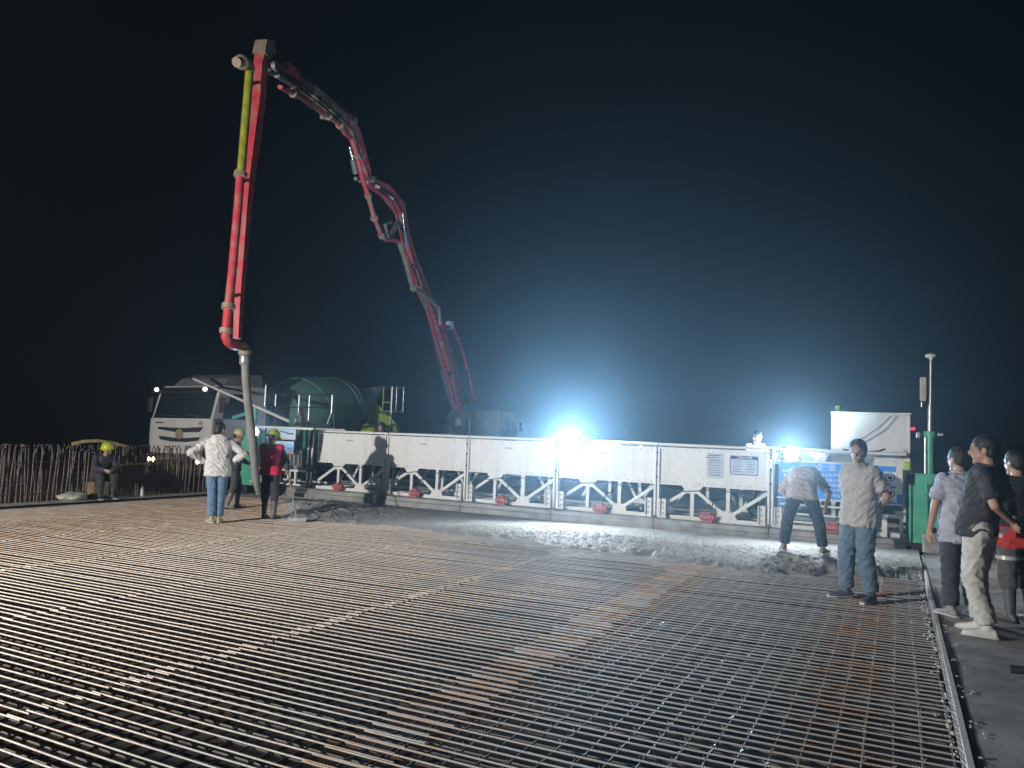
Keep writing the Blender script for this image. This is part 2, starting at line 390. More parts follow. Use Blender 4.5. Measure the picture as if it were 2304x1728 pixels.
# smooth steel strip on the mat at the right: a plank walkway with its own little cells
# ------------------------------------------------------------------ fresh concrete
def vnoise(X, Y, cell, seed):
    r = np.random.RandomState(seed); T = r.rand(256, 256)
    u = X/cell; v = Y/cell; i = np.floor(u).astype(int); j = np.floor(v).astype(int); a = u-i; b = v-j
    a = a*a*(3-2*a); b = b*b*(3-2*b)
    t = lambda p, q: T[p % 256, q % 256]
    return (t(i, j)*(1-a)+t(i+1, j)*a)*(1-b)+(t(i, j+1)*(1-a)+t(i+1, j+1)*a)*b-.5
st = .022
xs = np.arange(XL+.9, XR-.005, st); ys = np.arange(9.9, 14.46, st)
Xg, Yg = np.meshgrid(xs, ys)
E_ = np.vectorize(edge_y)(xs)[None, :] + .45*vnoise(Xg, Yg*0+3, .9, 5)+.22*vnoise(Xg, Yg*0+3, .25, 6)+.2*vnoise(Xg, Yg, .12, 7)
d = np.clip((Yg-E_)/.35, -1, 1)
rgh = np.clip((14.05-Yg)/2.2, .12, 1)
rough_left = np.clip((-6-Xg)/4, 0, 1)
Zg = -.07+.105*np.clip(d*.7+.45, 0, 1)
amp = np.clip(d+.4, 0, 1)
Zg += amp*rgh*(.03*vnoise(Xg, Yg, .7, 1)+.016*vnoise(Xg, Yg, .2, 2)+.022*vnoise(Xg, Yg, .075, 3)+.034*np.abs(vnoise(Xg, Yg, .05, 4)))
Zg += rough_left*amp*.03*vnoise(Xg, Yg, .1, 9)
heap = np.exp(-(((Xg+11.2)/.8)**2+((Yg-12.9)/.6)**2))*.12+np.exp(-(((Xg+1.1)/.7)**2+((Yg-11.3)/.35)**2))*.10+np.exp(-(((Xg+4.6)/1.6)**2+((Yg-11.9)/.5)**2))*.06
Zg += heap*amp*(1+.5*vnoise(Xg, Yg, .08, 11))
keep = d > -.75
idx = -np.ones(Xg.shape, int); idx[keep] = np.arange(keep.sum())
vs = np.stack([Xg[keep], Yg[keep], Zg[keep]], 1)
a = idx[:-1, :-1]; b_ = idx[:-1, 1:]; c_ = idx[1:, 1:]; e_ = idx[1:, :-1]
ok = (a >= 0) & (b_ >= 0) & (c_ >= 0) & (e_ >= 0)
fs = np.stack([a[ok], b_[ok], c_[ok], e_[ok]], 1)
me = bpy.data.meshes.new('fresh_concrete'); me.from_pydata(vs.tolist(), [], fs.tolist()); me.update()
me.polygons.foreach_set('use_smooth', [True]*len(me.polygons))
M_fresh = bpy.data.materials.new('wet_concrete'); M_fresh.use_nodes = True
n = M_fresh.node_tree; bs = n.nodes['Principled BSDF']; tc = n.nodes.new('ShaderNodeTexCoord')
vo = n.nodes.new('ShaderNodeTexVoronoi'); vo.inputs['Scale'].default_value = 42
nz = n.nodes.new('ShaderNodeTexNoise'); nz.inputs['Scale'].default_value = 1.2; nz.inputs['Detail'].default_value = 8
n.links.new(tc.outputs['Object'], vo.inputs['Vector']); n.links.new(tc.outputs['Object'], nz.inputs['Vector'])
rp = n.nodes.new('ShaderNodeValToRGB'); rp.color_ramp.elements[0].color = (.26, .265, .255, 1); rp.color_ramp.elements[1].color = (.4, .405, .39, 1)
rp.color_ramp.elements[0].position = .3; rp.color_ramp.elements[1].position = .7
n.links.new(nz.outputs['Fac'], rp.inputs['Fac']); n.links.new(rp.outputs[0], bs.inputs['Base Color'])
bs.inputs['Roughness'].default_value = .72
bp = n.nodes.new('ShaderNodeBump'); bp.inputs['Strength'].default_value = .55; bp.inputs['Distance'].default_value = .012; bp.invert = True
n.links.new(vo.outputs['Distance'], bp.inputs['Height']); n.links.new(bp.outputs['Normal'], bs.inputs['Normal'])
agg = MB(); rg = np.random.RandomState(4); got = 0
while got < 5200:
    i_ = rg.randint(0, Xg.shape[1]); j_ = rg.randint(0, Xg.shape[0])
    if not (-.1 < d[j_, i_]) or Yg[j_, i_] > 13.6 or rg.rand() < (Yg[j_, i_]-11)/3.2: continue
    r0 = rg.uniform(.005, .013); agg.ell((Xg[j_, i_], Yg[j_, i_], Zg[j_, i_]-r0*.1), (r0*rg.uniform(.8, 1.5), r0*rg.uniform(.8, 1.5), r0*rg.uniform(.6, 1)), Euler((rg.rand()*3, rg.rand()*3, 0)).to_matrix(), 5, 3); got += 1
o = stuff(agg.build('gravel', mat('aggregate', (.34, .345, .33), .9, 0, .3, 30))); o['label'] = 'small stones standing out of the fresh concrete'
o = stuff(link('fresh_concrete', me, M_fresh)); o['label'] = 'lumpy fresh wet concrete spread in front of the white paving machine'

# ------------------------------------------------------------------ starter bars of the future parapets
def starters(name, label, x, y0, y1, step, h, base, seed, twin=.28):
    rnd = random.Random(seed); root = thing(name, label, 'starter bars', (x, y0, base))
    vr = []
    for s in range(6):
        hh = h*rnd.uniform(.93, 1.04); pts = [(0, 0, 0), (rnd.uniform(-.02, .02), rnd.uniform(-.015, .015), hh*.5), (rnd.uniform(-.03, .03), rnd.uniform(-.03, .03), hh*.93)]
        if s == 1: pts += [(.05, .01, hh), (.13, .02, hh-.02), (.17, .02, hh-.11)]
        else: pts += [(rnd.uniform(-.04, .04), rnd.uniform(-.04, .04), hh)]
        me = MB().tube(pts, .011, 6).mesh('upright_bar'); me.materials.append(M_start); vr.append(me)
    y = 0; cnt = 0
    while y < y1-y0 and cnt < 290:
        for dx in (0, -twin):
            b = bpy.data.objects.new('upright_bar', vr[rnd.randrange(6)]); COL.objects.link(b); b.parent = root
            b.location = (dx+rnd.uniform(-.02, .02), y+rnd.uniform(-.025, .025), 0); b.rotation_euler = (rnd.uniform(-.05, .05), rnd.uniform(-.05, .05), rnd.choice((0, PI, PI)) if dx == 0 else 0); cnt += 1
        y += step
    for zz, dx in ((.25, .03), (.55, -.02), (.82, .03), (.4, -twin+.03), (.7, -twin)):
        pts = [(dx, t, zz*h/1.1+rnd.uniform(-.02, .02)) for t in np.arange(-.1, y1-y0+.1, .8)]
        b = MB().tube(pts, .008, 5).build('tie_bar', M_start, root)
    return root
starters('starter_bars', 'long row of upright rusty bars along the far kerb', XL-.72, 4.5, 14.4, .094, 1.27, -.05, 3)
starters('starter_bars', 'upright rusty bars behind the men on the walkway', 1.95, 5.5, 12.5, .16, 1.05, 0, 4)
# bent bamboo strips laid over the far bars
def strip(pix, X, w, label, r=.03):
    pts = []
    for (px, py) in pix:
        pts.append(gp(px, py, (X, 0, 0), Vector((1, 0, 0))))
    mb = MB()
    for p, q in zip(pts, pts[1:]): mb.beam(p, q, w, .02, up=(1, 0, .3))
    tag(mb.build('bamboo_strip', M_wood), label, 'strip')
strip([(162, 999), (190, 993), (220, 992), (250, 996), (290, 1006)], XL-.66, .07, 'pale yellow strip lying bent over the tops of the bars')
strip([(262, 1048), (290, 1044), (312, 1043), (336, 1045)], XL-.6, .05, 'thin pale strip tied across the bars beside the seated worker')
# small litter on the kerb
o = MB().lathe([(.02, 0), (.036, .01), (.036, .13), (.03, .17), (.013, .2), (.013, .23)], Vector((XL-.3, 11.9, .078)), n=12).build('water_bottle', mat('bottle_plastic', (.6, .63, .66), .15, 0, .1, 5), smooth=50); tag(o, 'small clear water bottle standing on the far kerb', 'bottle')
mb = MB(); bm = bmesh.new(); bmesh.ops.create_icosphere(bm, subdivisions=3, radius=1)
bv = [Vector((v.co.x*.22, v.co.y*.3, v.co.z*.1+.09))*(1+.25*mnoise.noise(v.co*2.2)) for v in bm.verts]
mb.add([v+Vector((XL-.32, 10.25, .07)) for v in bv], [[v.index for v in f.verts] for f in bm.faces]); bm.free()
tag(mb.build('plastic_bag', mat('bag', (.5, .52, .46), .5, 0, .3, 8), smooth=60), 'crumpled pale plastic bag lying on the far kerb', 'bag')

# ------------------------------------------------------------------ white paving machine spanning the deck
TILT = .0115
pm = thing('paving_machine', 'long white truss paving machine with blue banner spanning the whole deck', 'paving machine', (-6.2, YB, 0), (0, TILT, 0))
OX = 6.2
def P(x, y, z): return (x+OX, y-YB, z+.02)              # world-ish -> machine local
def pb(mb, name, m, smooth=None, parent=None): return mb.build(name, m, parent or pm, smooth)
JX = [-12.54, -10.47, -8.32, -6.21, -4.11, -2.03, .14]
ZT, ZP, ZC = 1.56, .885, .27
# cover panels, each a folded sheet with its own edge flange
for i in range(5):
    a, b = JX[i]+.03, JX[i+1]-.03
    mb = MB().box(P((a+b)/2, YB+.0, (ZT+ZP)/2), (b-a, .03, ZT-ZP), bev=.006)
    pan = pb(mb, 'cover_panel', M_whitep)
    fl = MB()
    fl.box(P((a+b)/2, YB-.02, ZT+.0), (b-a, .05, .035)); fl.box(P((a+b)/2, YB-.02, ZP), (b-a, .05, .03))
    fl.box(P(a+.012, YB-.018, (ZT+ZP)/2), (.024, .04, ZT-ZP-.04)); fl.box(P(b-.012, YB-.018, (ZT+ZP)/2), (.024, .04, ZT-ZP-.04))
    fl.build('flange', M_white, pan)
    bo = MB()
    for q in range(9):
        xx = a+.08+(b-a-.16)*q/8
        for zz in (ZT-.035, ZP+.035): bo.cyl(P(xx, YB-.014, zz), P(xx, YB-.024, zz), .011, 6)
    bo.build('bolt', M_grey, pan)
    hd_ = MB().tube([P(a+.9, YB-.02, ZT-.14), P(a+.9, YB-.06, ZT-.14), P(a+1.04, YB-.06, ZT-.14), P(a+1.04, YB-.02, ZT-.14)], .009, 6).build('handle', M_grey, pan)
    pb(MB().tube([P(a+.02, YB-.03, ZP-.03), P(a+.5, YB-.03, ZP-.10-.03*(i % 3)), P(a+1.1, YB-.03, ZP-.05), P(a+1.6, YB-.03, ZP-.12), P(b-.02, YB-.03, ZP-.03)], .009, 6), 'power_cable', M_dark)
# top rail caps and chords
for i in range(6):
    a, b = JX[i]+.01, JX[i+1]-.01
    pb(MB().box(P((a+b)/2, YB+.1, ZT+.06), (b-a, .2, .05), bev=.01), 'top_chord', M_white)
    pb(MB().box(P((a+b)/2, YB+1.35, ZT+.06), (b-a, .12, .06)), 'rear_top_chord', M_white)
    pb(MB().box(P((a+b)/2, YB+.04, ZC), (b-a, .09, .07)), 'bottom_chord', M_white)
    pb(MB().box(P((a+b)/2, YB+1.35, ZC+.02), (b-a, .08, .07)), 'rear_bottom_chord', M_white)
    L = b-a
    for (yo, w, tagm) in ((.04, .06, M_white), (1.35, .055, M_white)):
        ys_ = YB+yo; zb = ZC+.04; zt = ZP-.02 if yo < 1 else ZT+.02
        f = [.02, .32, .64, .97]
        if i < 5 or yo > 1:
            pb(MB().beam(P(a+f[0]*L, ys_, zb+.12), P(a+f[1]*L, ys_, zt-.03), w), 'diagonal', tagm)
            pb(MB().beam(P(a+f[1]*L, ys_, zt-.03), P(a+f[2]*L, ys_, zb+.02), w), 'diagonal', tagm)
            pb(MB().beam(P(a+f[2]*L, ys_, zb+.02), P(a+f[3]*L, ys_, zt-.05), w), 'diagonal', tagm)
            for q in (f[1], f[2]): pb(MB().box(P(a+q*L, ys_, (zb+zt)/2), (w*1.15, w*1.1, zt-zb)), 'post', tagm)
            xg = a+f[1]*L; pb(MB().prism([(xg-.2+OX, zt+.02), (xg+.2+OX, zt+.02), (xg+.09+OX, zt-.12), (xg-.09+OX, zt-.12)], ys_-YB-w*.58, ys_-YB-w*.5), 'gusset', tagm)
            xg = a+f[2]*L; pb(MB().prism([(xg-.17+OX, zb), (xg+.17+OX, zb), (xg+.1+OX, zb+.14), (xg-.1+OX, zb+.14)], ys_-YB-w*.58, ys_-YB-w*.5), 'gusset', tagm)
    # cross members between the two trusses
    pb(MB().beam(P(a+.32*L, YB+.1, ZC), P(a+.32*L, YB+1.3, ZC), .06), 'cross_member', M_white)
    pb(MB().beam(P(a+.64*L, YB+.1, ZC), P(a+.64*L, YB+1.3, ZC), .06), 'cross_member', M_white)
    pb(MB().beam(P(a+.05*L, YB+.1, ZC+.02), P(a+.6*L, YB+1.3, ZC+.02), .045), 'cross_brace', M_white)
# joint columns with bolted splice brackets
for x in JX[1:6]:
    mb = MB()
    for s in (-1, 1): mb.box(P(x+s*.033, YB-.01, (ZT+.03+ZC)/2), (.042, .1, ZT+.06-ZC-.03), bev=.005)
    col_ = pb(mb, 'joint_column', M_white)
    for s in (-1, 1):
        br = MB(); xx = x+s*.14
        br.box(P(xx, YB-.05, ZC+.16), (.13, .05, .34), bev=.006); br.box(P(xx-.055, YB-.095, ZC+.16), (.02, .05, .34)); br.box(P(xx+.055, YB-.095, ZC+.16), (.02, .05, .34))
        br.box(P(xx, YB-.09, ZC-.005), (.15, .09, .03))
        bk = pb(br, 'splice_bracket', M_white)
        bo = MB()
        for zz in (.06, .16, .26): bo.cyl(P(xx, YB-.075, ZC+zz), P(xx, YB-.1, ZC+zz), .018, 6)
        bo.build('bolt', M_grey, bk)
    bl = MB()
    for zz in (1.46, 1.25, 1.0): bl.cyl(P(x, YB-.07, zz), P(x, YB-.02, zz), .02, 8)
    bl.build('clamp_bolt', M_dark, col_)
# screed boards at the bottom, one per section, with a stepped lip
for i in range(7):
    a = ([-13.3]+JX)[i]; b = ([-13.3]+JX)[i+1]
    mb = MB(); yc = YB-.05
    prof = [(yc-.2, .02), (yc-.21, .12), (yc-.17, .145), (yc-.17, .215), (yc-.12, .235), (yc+.18, .235), (yc+.18, .02)]
    mb.prism([(p[0]-YB, p[1]+.02) for p in prof], a+.008+OX, b-.008+OX, 'x')
    sc = pb(mb, 'screed_board', M_screed)
# vibrator motors
for x in (-11.75, -9.58, -7.39, -5.21, -3.12, -1.0):
    mb = MB(); y = YB-.12; z = .325
    mb.lathe([(.05, -.17), (.07, -.16), (.07, -.11), (.088, -.10), (.088, .10), (.07, .11), (.07, .16), (.05, .17)], P(x, y, z), (1, 0, 0), 16)
    for q in range(6): mb.lathe([(.088, -.075+.03*q-.006), (.1, -.075+.03*q-.006), (.1, -.075+.03*q+.006), (.088, -.075+.03*q+.006)], P(x, y, z), (1, 0, 0), 12)
    mb.box(P(x, y, z-.085), (.24, .15, .03)); mb.box(P(x+.02, y-.03, z+.1), (.09, .08, .05))
    mb.v = [tuple(P(x, y, z)[k_]+(v_[k_]-P(x, y, z)[k_])*.84 for k_ in range(3)) for v_ in mb.v]
    mo = pb(mb, 'vibrator_motor', M_motor, 40)
    MB().tube([P(x+.05, y, z+.12), P(x+.1, y+.05, z+.3), P(x+.25, y+.16, z+.34), P(x+.4, y+.16, z+.3)], .012, 6).build('cable', M_dark, mo)
# small flat heaters / boxes on the bottom chord behind the truss
for x in (-8.9, -4.7, -6.9, -2.9, -11.2):
    pb(MB().box(P(x, YB+.55, ZC+.09), (.32, .22, .12), bev=.01), 'junction_box', M_white)
# rear roller and hydraulic pipes
pb(MB().cyl(P(-12.4, YB+.95, .17), P(.1, YB+.95, .17), .13, 20), 'roller', M_grey, 40)
for q in range(3): pb(MB().tube([P(-12.4, YB+.75, ZC+.02+.05*q), P(-6, YB+.77, ZC+.0+.05*q), P(.1, YB+.75, ZC+.02+.05*q)], .016, 6), 'hydraulic_line', M_galv)
# blue banner section
ban = pb(MB().box(P(-.92, YB-.0, 1.1), (1.96, .02, .62)), 'banner', mat('banner_blue', (.025, .22, .75), .5, 0, .15, 1.5, col2=(.03, .26, .8)))
fr = MB()
for zz in (1.425, .775): fr.box(P(-.92, YB-.012, zz), (2.02, .04, .028))
fr.build('banner_frame', M_white, ban)
FRONT = (PI/2, 0, 0)
M_txt = mat('print_white', (.8, .84, .88), .6, 0, .05, 4)
M_ink = mat('print_ink', (.05, .08, .2), .7, 0, .1, 4)
for k_, xx in enumerate((-1.22, -1.02, -.82, -.62)): text('企业简介'[k_], .13, P(xx, YB-.014, 1.33), FRONT, M_txt, ban)
rows = ['诚信为本质量第一', '精心组织科学管理', '安全生产预防为主', '文明施工环保优先', '技术创新持续改进', '以人为本和谐共赢', '铸造精品工程']
for r_ in range(6):
    text(rows[r_][:8-(r_ % 3)], .062, P(-1.60, YB-.014, 1.24-r_*.075), FRONT, M_txt, ban)
for r_ in range(5):
    text(rows[(r_+2) % 7], .062, P(-.95, YB-.014, 1.2-r_*.085), FRONT, M_txt, ban)
for q, (xx, zz) in enumerate(((-.36, 1.2), (-.12, 1.2), (-.36, .93), (-.12, .93))):
    cd = MB().box(P(xx, YB-.014, zz), (.2, .008, .235)).build('pictogram_card', M_txt, ban)
    ring = MB(); c = P(xx, YB-.021, zz+.03); nn = 24
    for t in range(nn):
        a0 = 2*PI*t/nn; a1 = 2*PI*(t+1)/nn
        ring.add([(c[0]+r*math.cos(a_), c[1]-.001, c[2]+r*math.sin(a_)) for a_, r in ((a0, .062), (a1, .062), (a1, .078), (a0, .078))], [(0, 1, 2, 3)])
    ring.build('ring', M_ink, cd)
    ic = MB()
    if q == 0: ic.box((c[0], c[1]-.002, c[2]), (.11, .002, .016)); ic.box((c[0], c[1]-.002, c[2]+.025), (.07, .002, .022))
    elif q == 1: ic.ell((c[0], c[1]-.001, c[2]-.015), (.04, .002, .024), nu=12, nv=6); ic.box((c[0], c[1]-.002, c[2]+.03), (.08, .002, .014))
    elif q == 2: ic.ell((c[0], c[1]-.001, c[2]+.01), (.026, .002, .04), nu=12, nv=6)
    else: ic.ell((c[0]+.004, c[1]-.001, c[2]+.004), (.036, .002, .036), nu=12, nv=6)
    ic.build('icon', M_ink, cd)
    ln = MB()
    for t in range(2): ln.box(P(xx, YB-.0195, zz-.075-.025*t), (.15, .002, .009))
    ln.build('caption', M_ink, cd)
pb(MB().box(P(-1.72, YB+.04, .68), (.38, .03, .2)), 'banner_skirt', mat('banner_sky', (.05, .25, .6), .5, 0, .1, 3))
# notices on the fifth panel
sg = MB().box(P(-3.02, YB-.021, 1.27), (.3, .006, .46)).build('notice_sheet', mat('notice_paper', (.5, .56, .62), .7, 0, .1, 6), pm)
ln = MB()
for t in range(9): ln.box(P(-3.02+random.uniform(-.02, .0), YB-.026, 1.46-.045*t), (.24-(t % 3)*.03, .002, .013 if t in (0, 2, 8) else .007))
ln.build('printed_line', M_ink, sg)
sg = MB().box(P(-2.5, YB-.021, 1.3), (.5, .006, .36)).build('notice_plate', mat('notice_paper2', (.5, .58, .68), .6, 0, .1, 6), pm)
ln = MB()
ln.box(P(-2.5, YB-.026, 1.44), (.48, .002, .065)); ln.box(P(-2.5, YB-.026, 1.135), (.48, .002, .012)); ln.box(P(-2.745, YB-.026, 1.29), (.012, .002, .3)); ln.box(P(-2.255, YB-.026, 1.29), (.012, .002, .3))
for t in range(5):
    ln.box(P(-2.62, YB-.026, 1.37-.045*t), (.16-(t % 2)*.04, .002, .008)); ln.box(P(-2.38, YB-.026, 1.37-.045*t), (.16-(t % 3)*.03, .002, .008))
ln.build('printed_line', M_ink, sg)
text('工程公示牌', .055, P(-2.5, YB-.028, 1.438), FRONT, M_txt, sg)
# right end leg
lg = pb(MB().prism([(.16+OX, .18), (.16+OX, 1.14), (.25+OX, 1.14), (.25+OX, 1.34), (.58+OX, 1.34), (.74+OX, 1.16), (.74+OX, .48), (.5+OX, .48), (.42+OX, .4), (.42+OX, .18)], -.12, .36), 'end_leg', M_green)
for xa in (.17, .41): MB().box(P(xa+.005, YB-.14, .65), (.03, .05, .95)).build('stiffener', M_green, lg)
MB().box(P(.47, YB-.135, .98), (.16, .03, .05), bev=.004).build('name_plate', M_dark, lg)
text('HR1', .085, P(.5, YB-.128, 1.13), FRONT, M_dark, lg)
MB().box(P(.3, YB-.09, .08), (.2, .35, .22), bev=.03).build('foot_block', M_black, lg)
MB().lathe([(.02, -.1), (.16, -.1), (.17, -.06), (.17, .06), (.16, .1), (.02, .1)], P(.62, YB+.2, .19), (0, 1, 0), 18).build('wheel', M_black, lg, 40)
mb = MB().tube([P(.47, YB+.1, 1.3), P(.47, YB+.1, 2.02)], .065, 12); mb.cyl(P(.47, YB+.1, 1.94), P(.47, YB+.1, 2.02), .095, 12)
cl_ = mb.build('lift_cylinder', M_green, pm, 40)
MB().cyl(P(.4, YB+.03, 1.32), P(.4, YB+.03, 1.92), .018, 8).build('lift_rod', M_chrome, cl_)
MB().box(P(.3, YB+.05, 1.95), (.07, .08, .1), bev=.01).build('sensor_box', M_galv, cl_)
MB().box(P(.62, YB+.05, 1.97), (.1, .04, .05), bev=.01).build('clamp', M_galv, cl_)
ms = MB().tube([P(.47, YB+.1, 2.0), P(.475, YB+.1, 2.45), P(.478, YB+.1, 2.46), P(.485, YB+.1, 3.2)], [.038, .036, .024, .022], 10).build('antenna_mast', M_galv, pm, 40)
MB().lathe([(.02, -.06), (.03, -.03), (.085, -.01), (.095, .015), (.08, .04), (.03, .055), (.005, .06)], P(.487, YB+.1, 3.27), (0, 0, 1), 20).build('receiver_dish', M_white, ms, 40)
rd = MB().box(P(.37, YB+.06, 2.72), (.1, .08, .4), bev=.012).build('radio_box', mat('beige', (.5, .47, .36), .5), ms)
for zz in (2.58, 2.86): MB().beam(P(.37, YB+.08, zz), P(.5, YB+.1, zz), .02).build('bracket', M_galv, ms)
MB().cyl(P(.35, YB+.06, 2.5), P(.35, YB+.06, 2.42), .015, 8).build('connector', M_galv, ms)
# right inner column with window slot, and beam ends
mb = MB(); mb.box(P(.05, YB-.02, .38), (.05, .12, .36)); mb.box(P(-.2, YB-.02, .38), (.08, .12, .36)); mb.box(P(-.08, YB-.02, .58), (.33, .12, .05)); mb.box(P(-.08, YB-.02, .2), (.33, .12, .05))
pb(mb, 'slot_frame', M_white)
for zz in (.36, .5, .66): pb(MB().box(P(-1.05, YB+.05, zz-.0), (1.65, .06, .035)), 'guard_rail', M_white)
pb(MB().box(P(.02, YB+.02, 1.25), (.1, .08, .6)), 'end_plate', M_white)
pb(MB().box(P(.13, YB+.02, 1.43), (.12, .14, .14), bev=.02), 'beacon_block', M_lime)
pb(MB().box(P(.0, YB-.0, .645), (.1, .1, .06), bev=.01), 'handle_block', M_white)
# white tank with draped cables
ca, cb = gy(1868, 925, 16.0), gy(2045, 1030, 16.0)
tk = pb(MB().box(P((ca.x+cb.x)/2, 16.45, (ca.z+1.35)/2), (cb.x-ca.x, .9, ca.z-1.35), bev=.025), 'water_tank', M_whitep)
cp = MB(); cp.box(P((ca.x+cb.x)/2, 16.45, ca.z+.012), (cb.x-ca.x+.04, .94, .03)); cp.box(P(ca.x+.012, 15.992, (ca.z+1.38)/2), (.03, .03, ca.z-1.42)); cp.box(P(cb.x-.012, 15.992, (ca.z+1.38)/2), (.03, .03, ca.z-1.42)); cp.build('tank_edge', M_white, tk)
MB().box(P(ca.x+.1, 16.2, ca.z+.1), (.1, .1, .12), bev=.015).build('filler_cap', mat('cap_green', (.2, .3, .1), .6), tk)
MB().box(P(cb.x+.05, 16.1, 2.1), (.07, .07, .05), bev=.01).build('tail_light', M_rl, tk)
for pix in ([(2013, 930), (1990, 960), (1950, 985), (1915, 1003)], [(2000, 930), (1975, 955), (1942, 978), (1918, 992)], [(2040, 1010), (2030, 1022), (2018, 1034)], [(2036, 1004), (2026, 1018), (2010, 1034)]):
    pts = [gy(px, py, 15.95) for px, py in pix]; MB().tube([P(*p) for p in pts], .006, 6).build('cable', M_dark, tk)
pb(MB().box(P(-.5, 15.95, 1.3), (1.5, 1.6, .06)), 'tank_shelf', M_white)
for xx in (-1.15, .1): pb(MB().box(P(xx, 16.6, .79), (.08, .08, .96)), 'tank_support', M_white)
MB().tube([P(-.9, 15.2, 1.66), P(-.5, 15.1, 1.63), P(-.3, 15.1, 1.66), P(-.2, 15.1, 1.7)], .02, 6).build('cable_loop', M_dark, pm)
# left end carriage: green leg, platform, engine, posters
lg = pb(MB().prism([(-15.18+OX, .18), (-15.18+OX, 1.55), (-14.95+OX, 1.7), (-14.72+OX, 1.55), (-14.72+OX, .18)], .1, .45), 'end_leg', M_green)
MB().box(P(-14.95, YB+.2, .06), (.24, .4, .2), bev=.03).build('foot_block', M_black, lg)
MB().tube([P(-14.95, YB+.28, 1.6), P(-14.95, YB+.28, 2.2)], .06, 12).build('lift_cylinder', M_green, lg, 40)
MB().box(P(-15.25, YB+.1, 1.95), (.6, .06, .07), Matrix.Rotation(-.25, 3, 'Y')).build('arm', M_green, lg)
MB().cyl(P(-14.55, YB+.2, 2.2), P(-14.55, YB+.2, 2.75), .02, 8).build('stub_mast', M_galv, lg)
for (x0, x1, zz) in ((-14.7, -12.6, .28), (-14.7, -12.6, .62), (-14.7, -12.7, 1.66)):
    for yo in (.02, 1.2): pb(MB().box(P((x0+x1)/2, YB+yo, zz), (x1-x0, .07, .05)), 'platform_rail', M_white)
for xx in (-14.3, -13.75, -13.2, -12.72): pb(MB().box(P(xx, YB+.02, .46), (.06, .06, .36)), 'platform_post', M_white)
for xx in (-14.05, -13.9, -13.5, -13.42): pb(MB().box(P(xx, YB+.06, .46), (.03, .03, .34)), 'platform_baluster', M_white)
en = pb(MB().box(P(-13.35, YB+.55, .86), (.9, .6, .46), bev=.03), 'engine', M_dark)
for k_ in range(5): MB().box(P(-13.62+.13*k_, YB+.245, .86), (.07, .02, .3)).build('fin', M_grey, en)
MB().cyl(P(-13.12, YB+.28, .72), P(-13.12, YB+.2, .72), .1, 16).build('pulley', M_galv, en)
MB().cyl(P(-13.4, YB+.28, .68), P(-13.4, YB+.2, .68), .06, 16).build('pulley', M_galv, en)
MB().tube([P(-13.5, YB+.3, 1.02), P(-13.3, YB+.2, 1.08), P(-13.05, YB+.2, 1.04)], .045, 8).build('air_pipe', M_galv, en)
for xx, mm in ((-13.05, M_dgreen), (-12.9, M_dgreen)): pb(MB().box(P(xx, YB+.12, 1.02), (.1, .1, 1.3), bev=.01), 'upright', mm)
for xx in (-12.8, -12.67):
    cyl_ = pb(MB().cyl(P(xx, YB-.02, .25), P(xx+.03, YB-.02, 1.55), .035, 10), 'hydraulic_cylinder', M_dark, 40)
    MB().cyl(P(xx, YB-.05, .3), P(xx+.012, YB-.05, .62), .028, 10).build('rod', M_chrome, cyl_)
    MB().cyl(P(xx+.02, YB-.06, .8), P(xx+.028, YB-.06, 1.2), .025, 10).build('sleeve', M_white, cyl_)
for xx in (-13.3, -10.35):
    w_ = pb(MB().lathe([(.03, -.06), (.12, -.06), (.15, -.04), (.15, .04), (.12, .06), (.03, .06)], P(xx, YB-.42, .17), (1, 0, 0), 20), 'support_wheel', M_black, 40)
    MB().beam(P(xx, YB-.42, .2), P(xx+.05, YB-.12, .42), .05).build('fork', M_dark, w_)
# poster boards beside the engine
def poster(name, x0, x1, z0, z1, kind):
    m = bpy.data.materials.new(name); m.use_nodes = True; n = m.node_tree; b = n.nodes['Principled BSDF']; b.inputs['Roughness'].default_value = .4
    tc = n.nodes.new('ShaderNodeTexCoord'); sp = n.nodes.new('ShaderNodeSeparateXYZ'); n.links.new(tc.outputs['Generated'], sp.inputs[0])
    rp = n.nodes.new('ShaderNodeValToRGB'); e = rp.color_ramp.elements
    if kind == 0: cols = [(0, (.5, .3, .2)), (.1, (.45, .52, .6)), (.45, (.5, .62, .72)), (1, (.38, .56, .75))]
    else: cols = [(0, (.6, .2, .08)), (.14, (.5, .3, .15)), (.22, (.1, .3, .6)), (.7, (.3, .55, .8)), (1, (.5, .65, .8))]
    e[0].position = cols[0][0]; e[0].color = (*cols[0][1], 1); e[1].position = cols[-1][0]; e[1].color = (*cols[-1][1], 1)
    for p_, c_ in cols[1:-1]: q = e.new(p_); q.color = (*c_, 1)
    nz = n.nodes.new('ShaderNodeTexNoise'); nz.inputs['Scale'].default_value = 9; n.links.new(tc.outputs['Generated'], nz.inputs[0])
    ad = n.nodes.new('ShaderNodeMath'); ad.operation = 'MULTIPLY_ADD'; ad.inputs[1].default_value = .25; n.links.new(nz.outputs[0], ad.inputs[0]); 
    sb = n.nodes.new('ShaderNodeMath'); sb.operation = 'SUBTRACT'; sb.inputs[1].default_value = .12; n.links.new(sp.outputs[2], sb.inputs[0]); n.links.new(sb.outputs[0], ad.inputs[2])
    n.links.new(ad.outputs[0], rp.inputs[0]); n.links.new(rp.outputs[0], b.inputs['Base Color'])
    o = pb(MB().box(P((x0+x1)/2, YB-.06, (z0+z1)/2), (x1-x0, .02, z1-z0)), 'poster_board', m)
    ln = MB()
    for k_ in range(5): ln.box(P(x0+.1+(x1-x0-.2)*random.random(), YB-.072, z0+(z1-z0)*random.uniform(.35, .85)), (random.uniform(.06, .16), .002, random.uniform(.012, .05)))
    ln.build('printed_figure', M_ink, o)
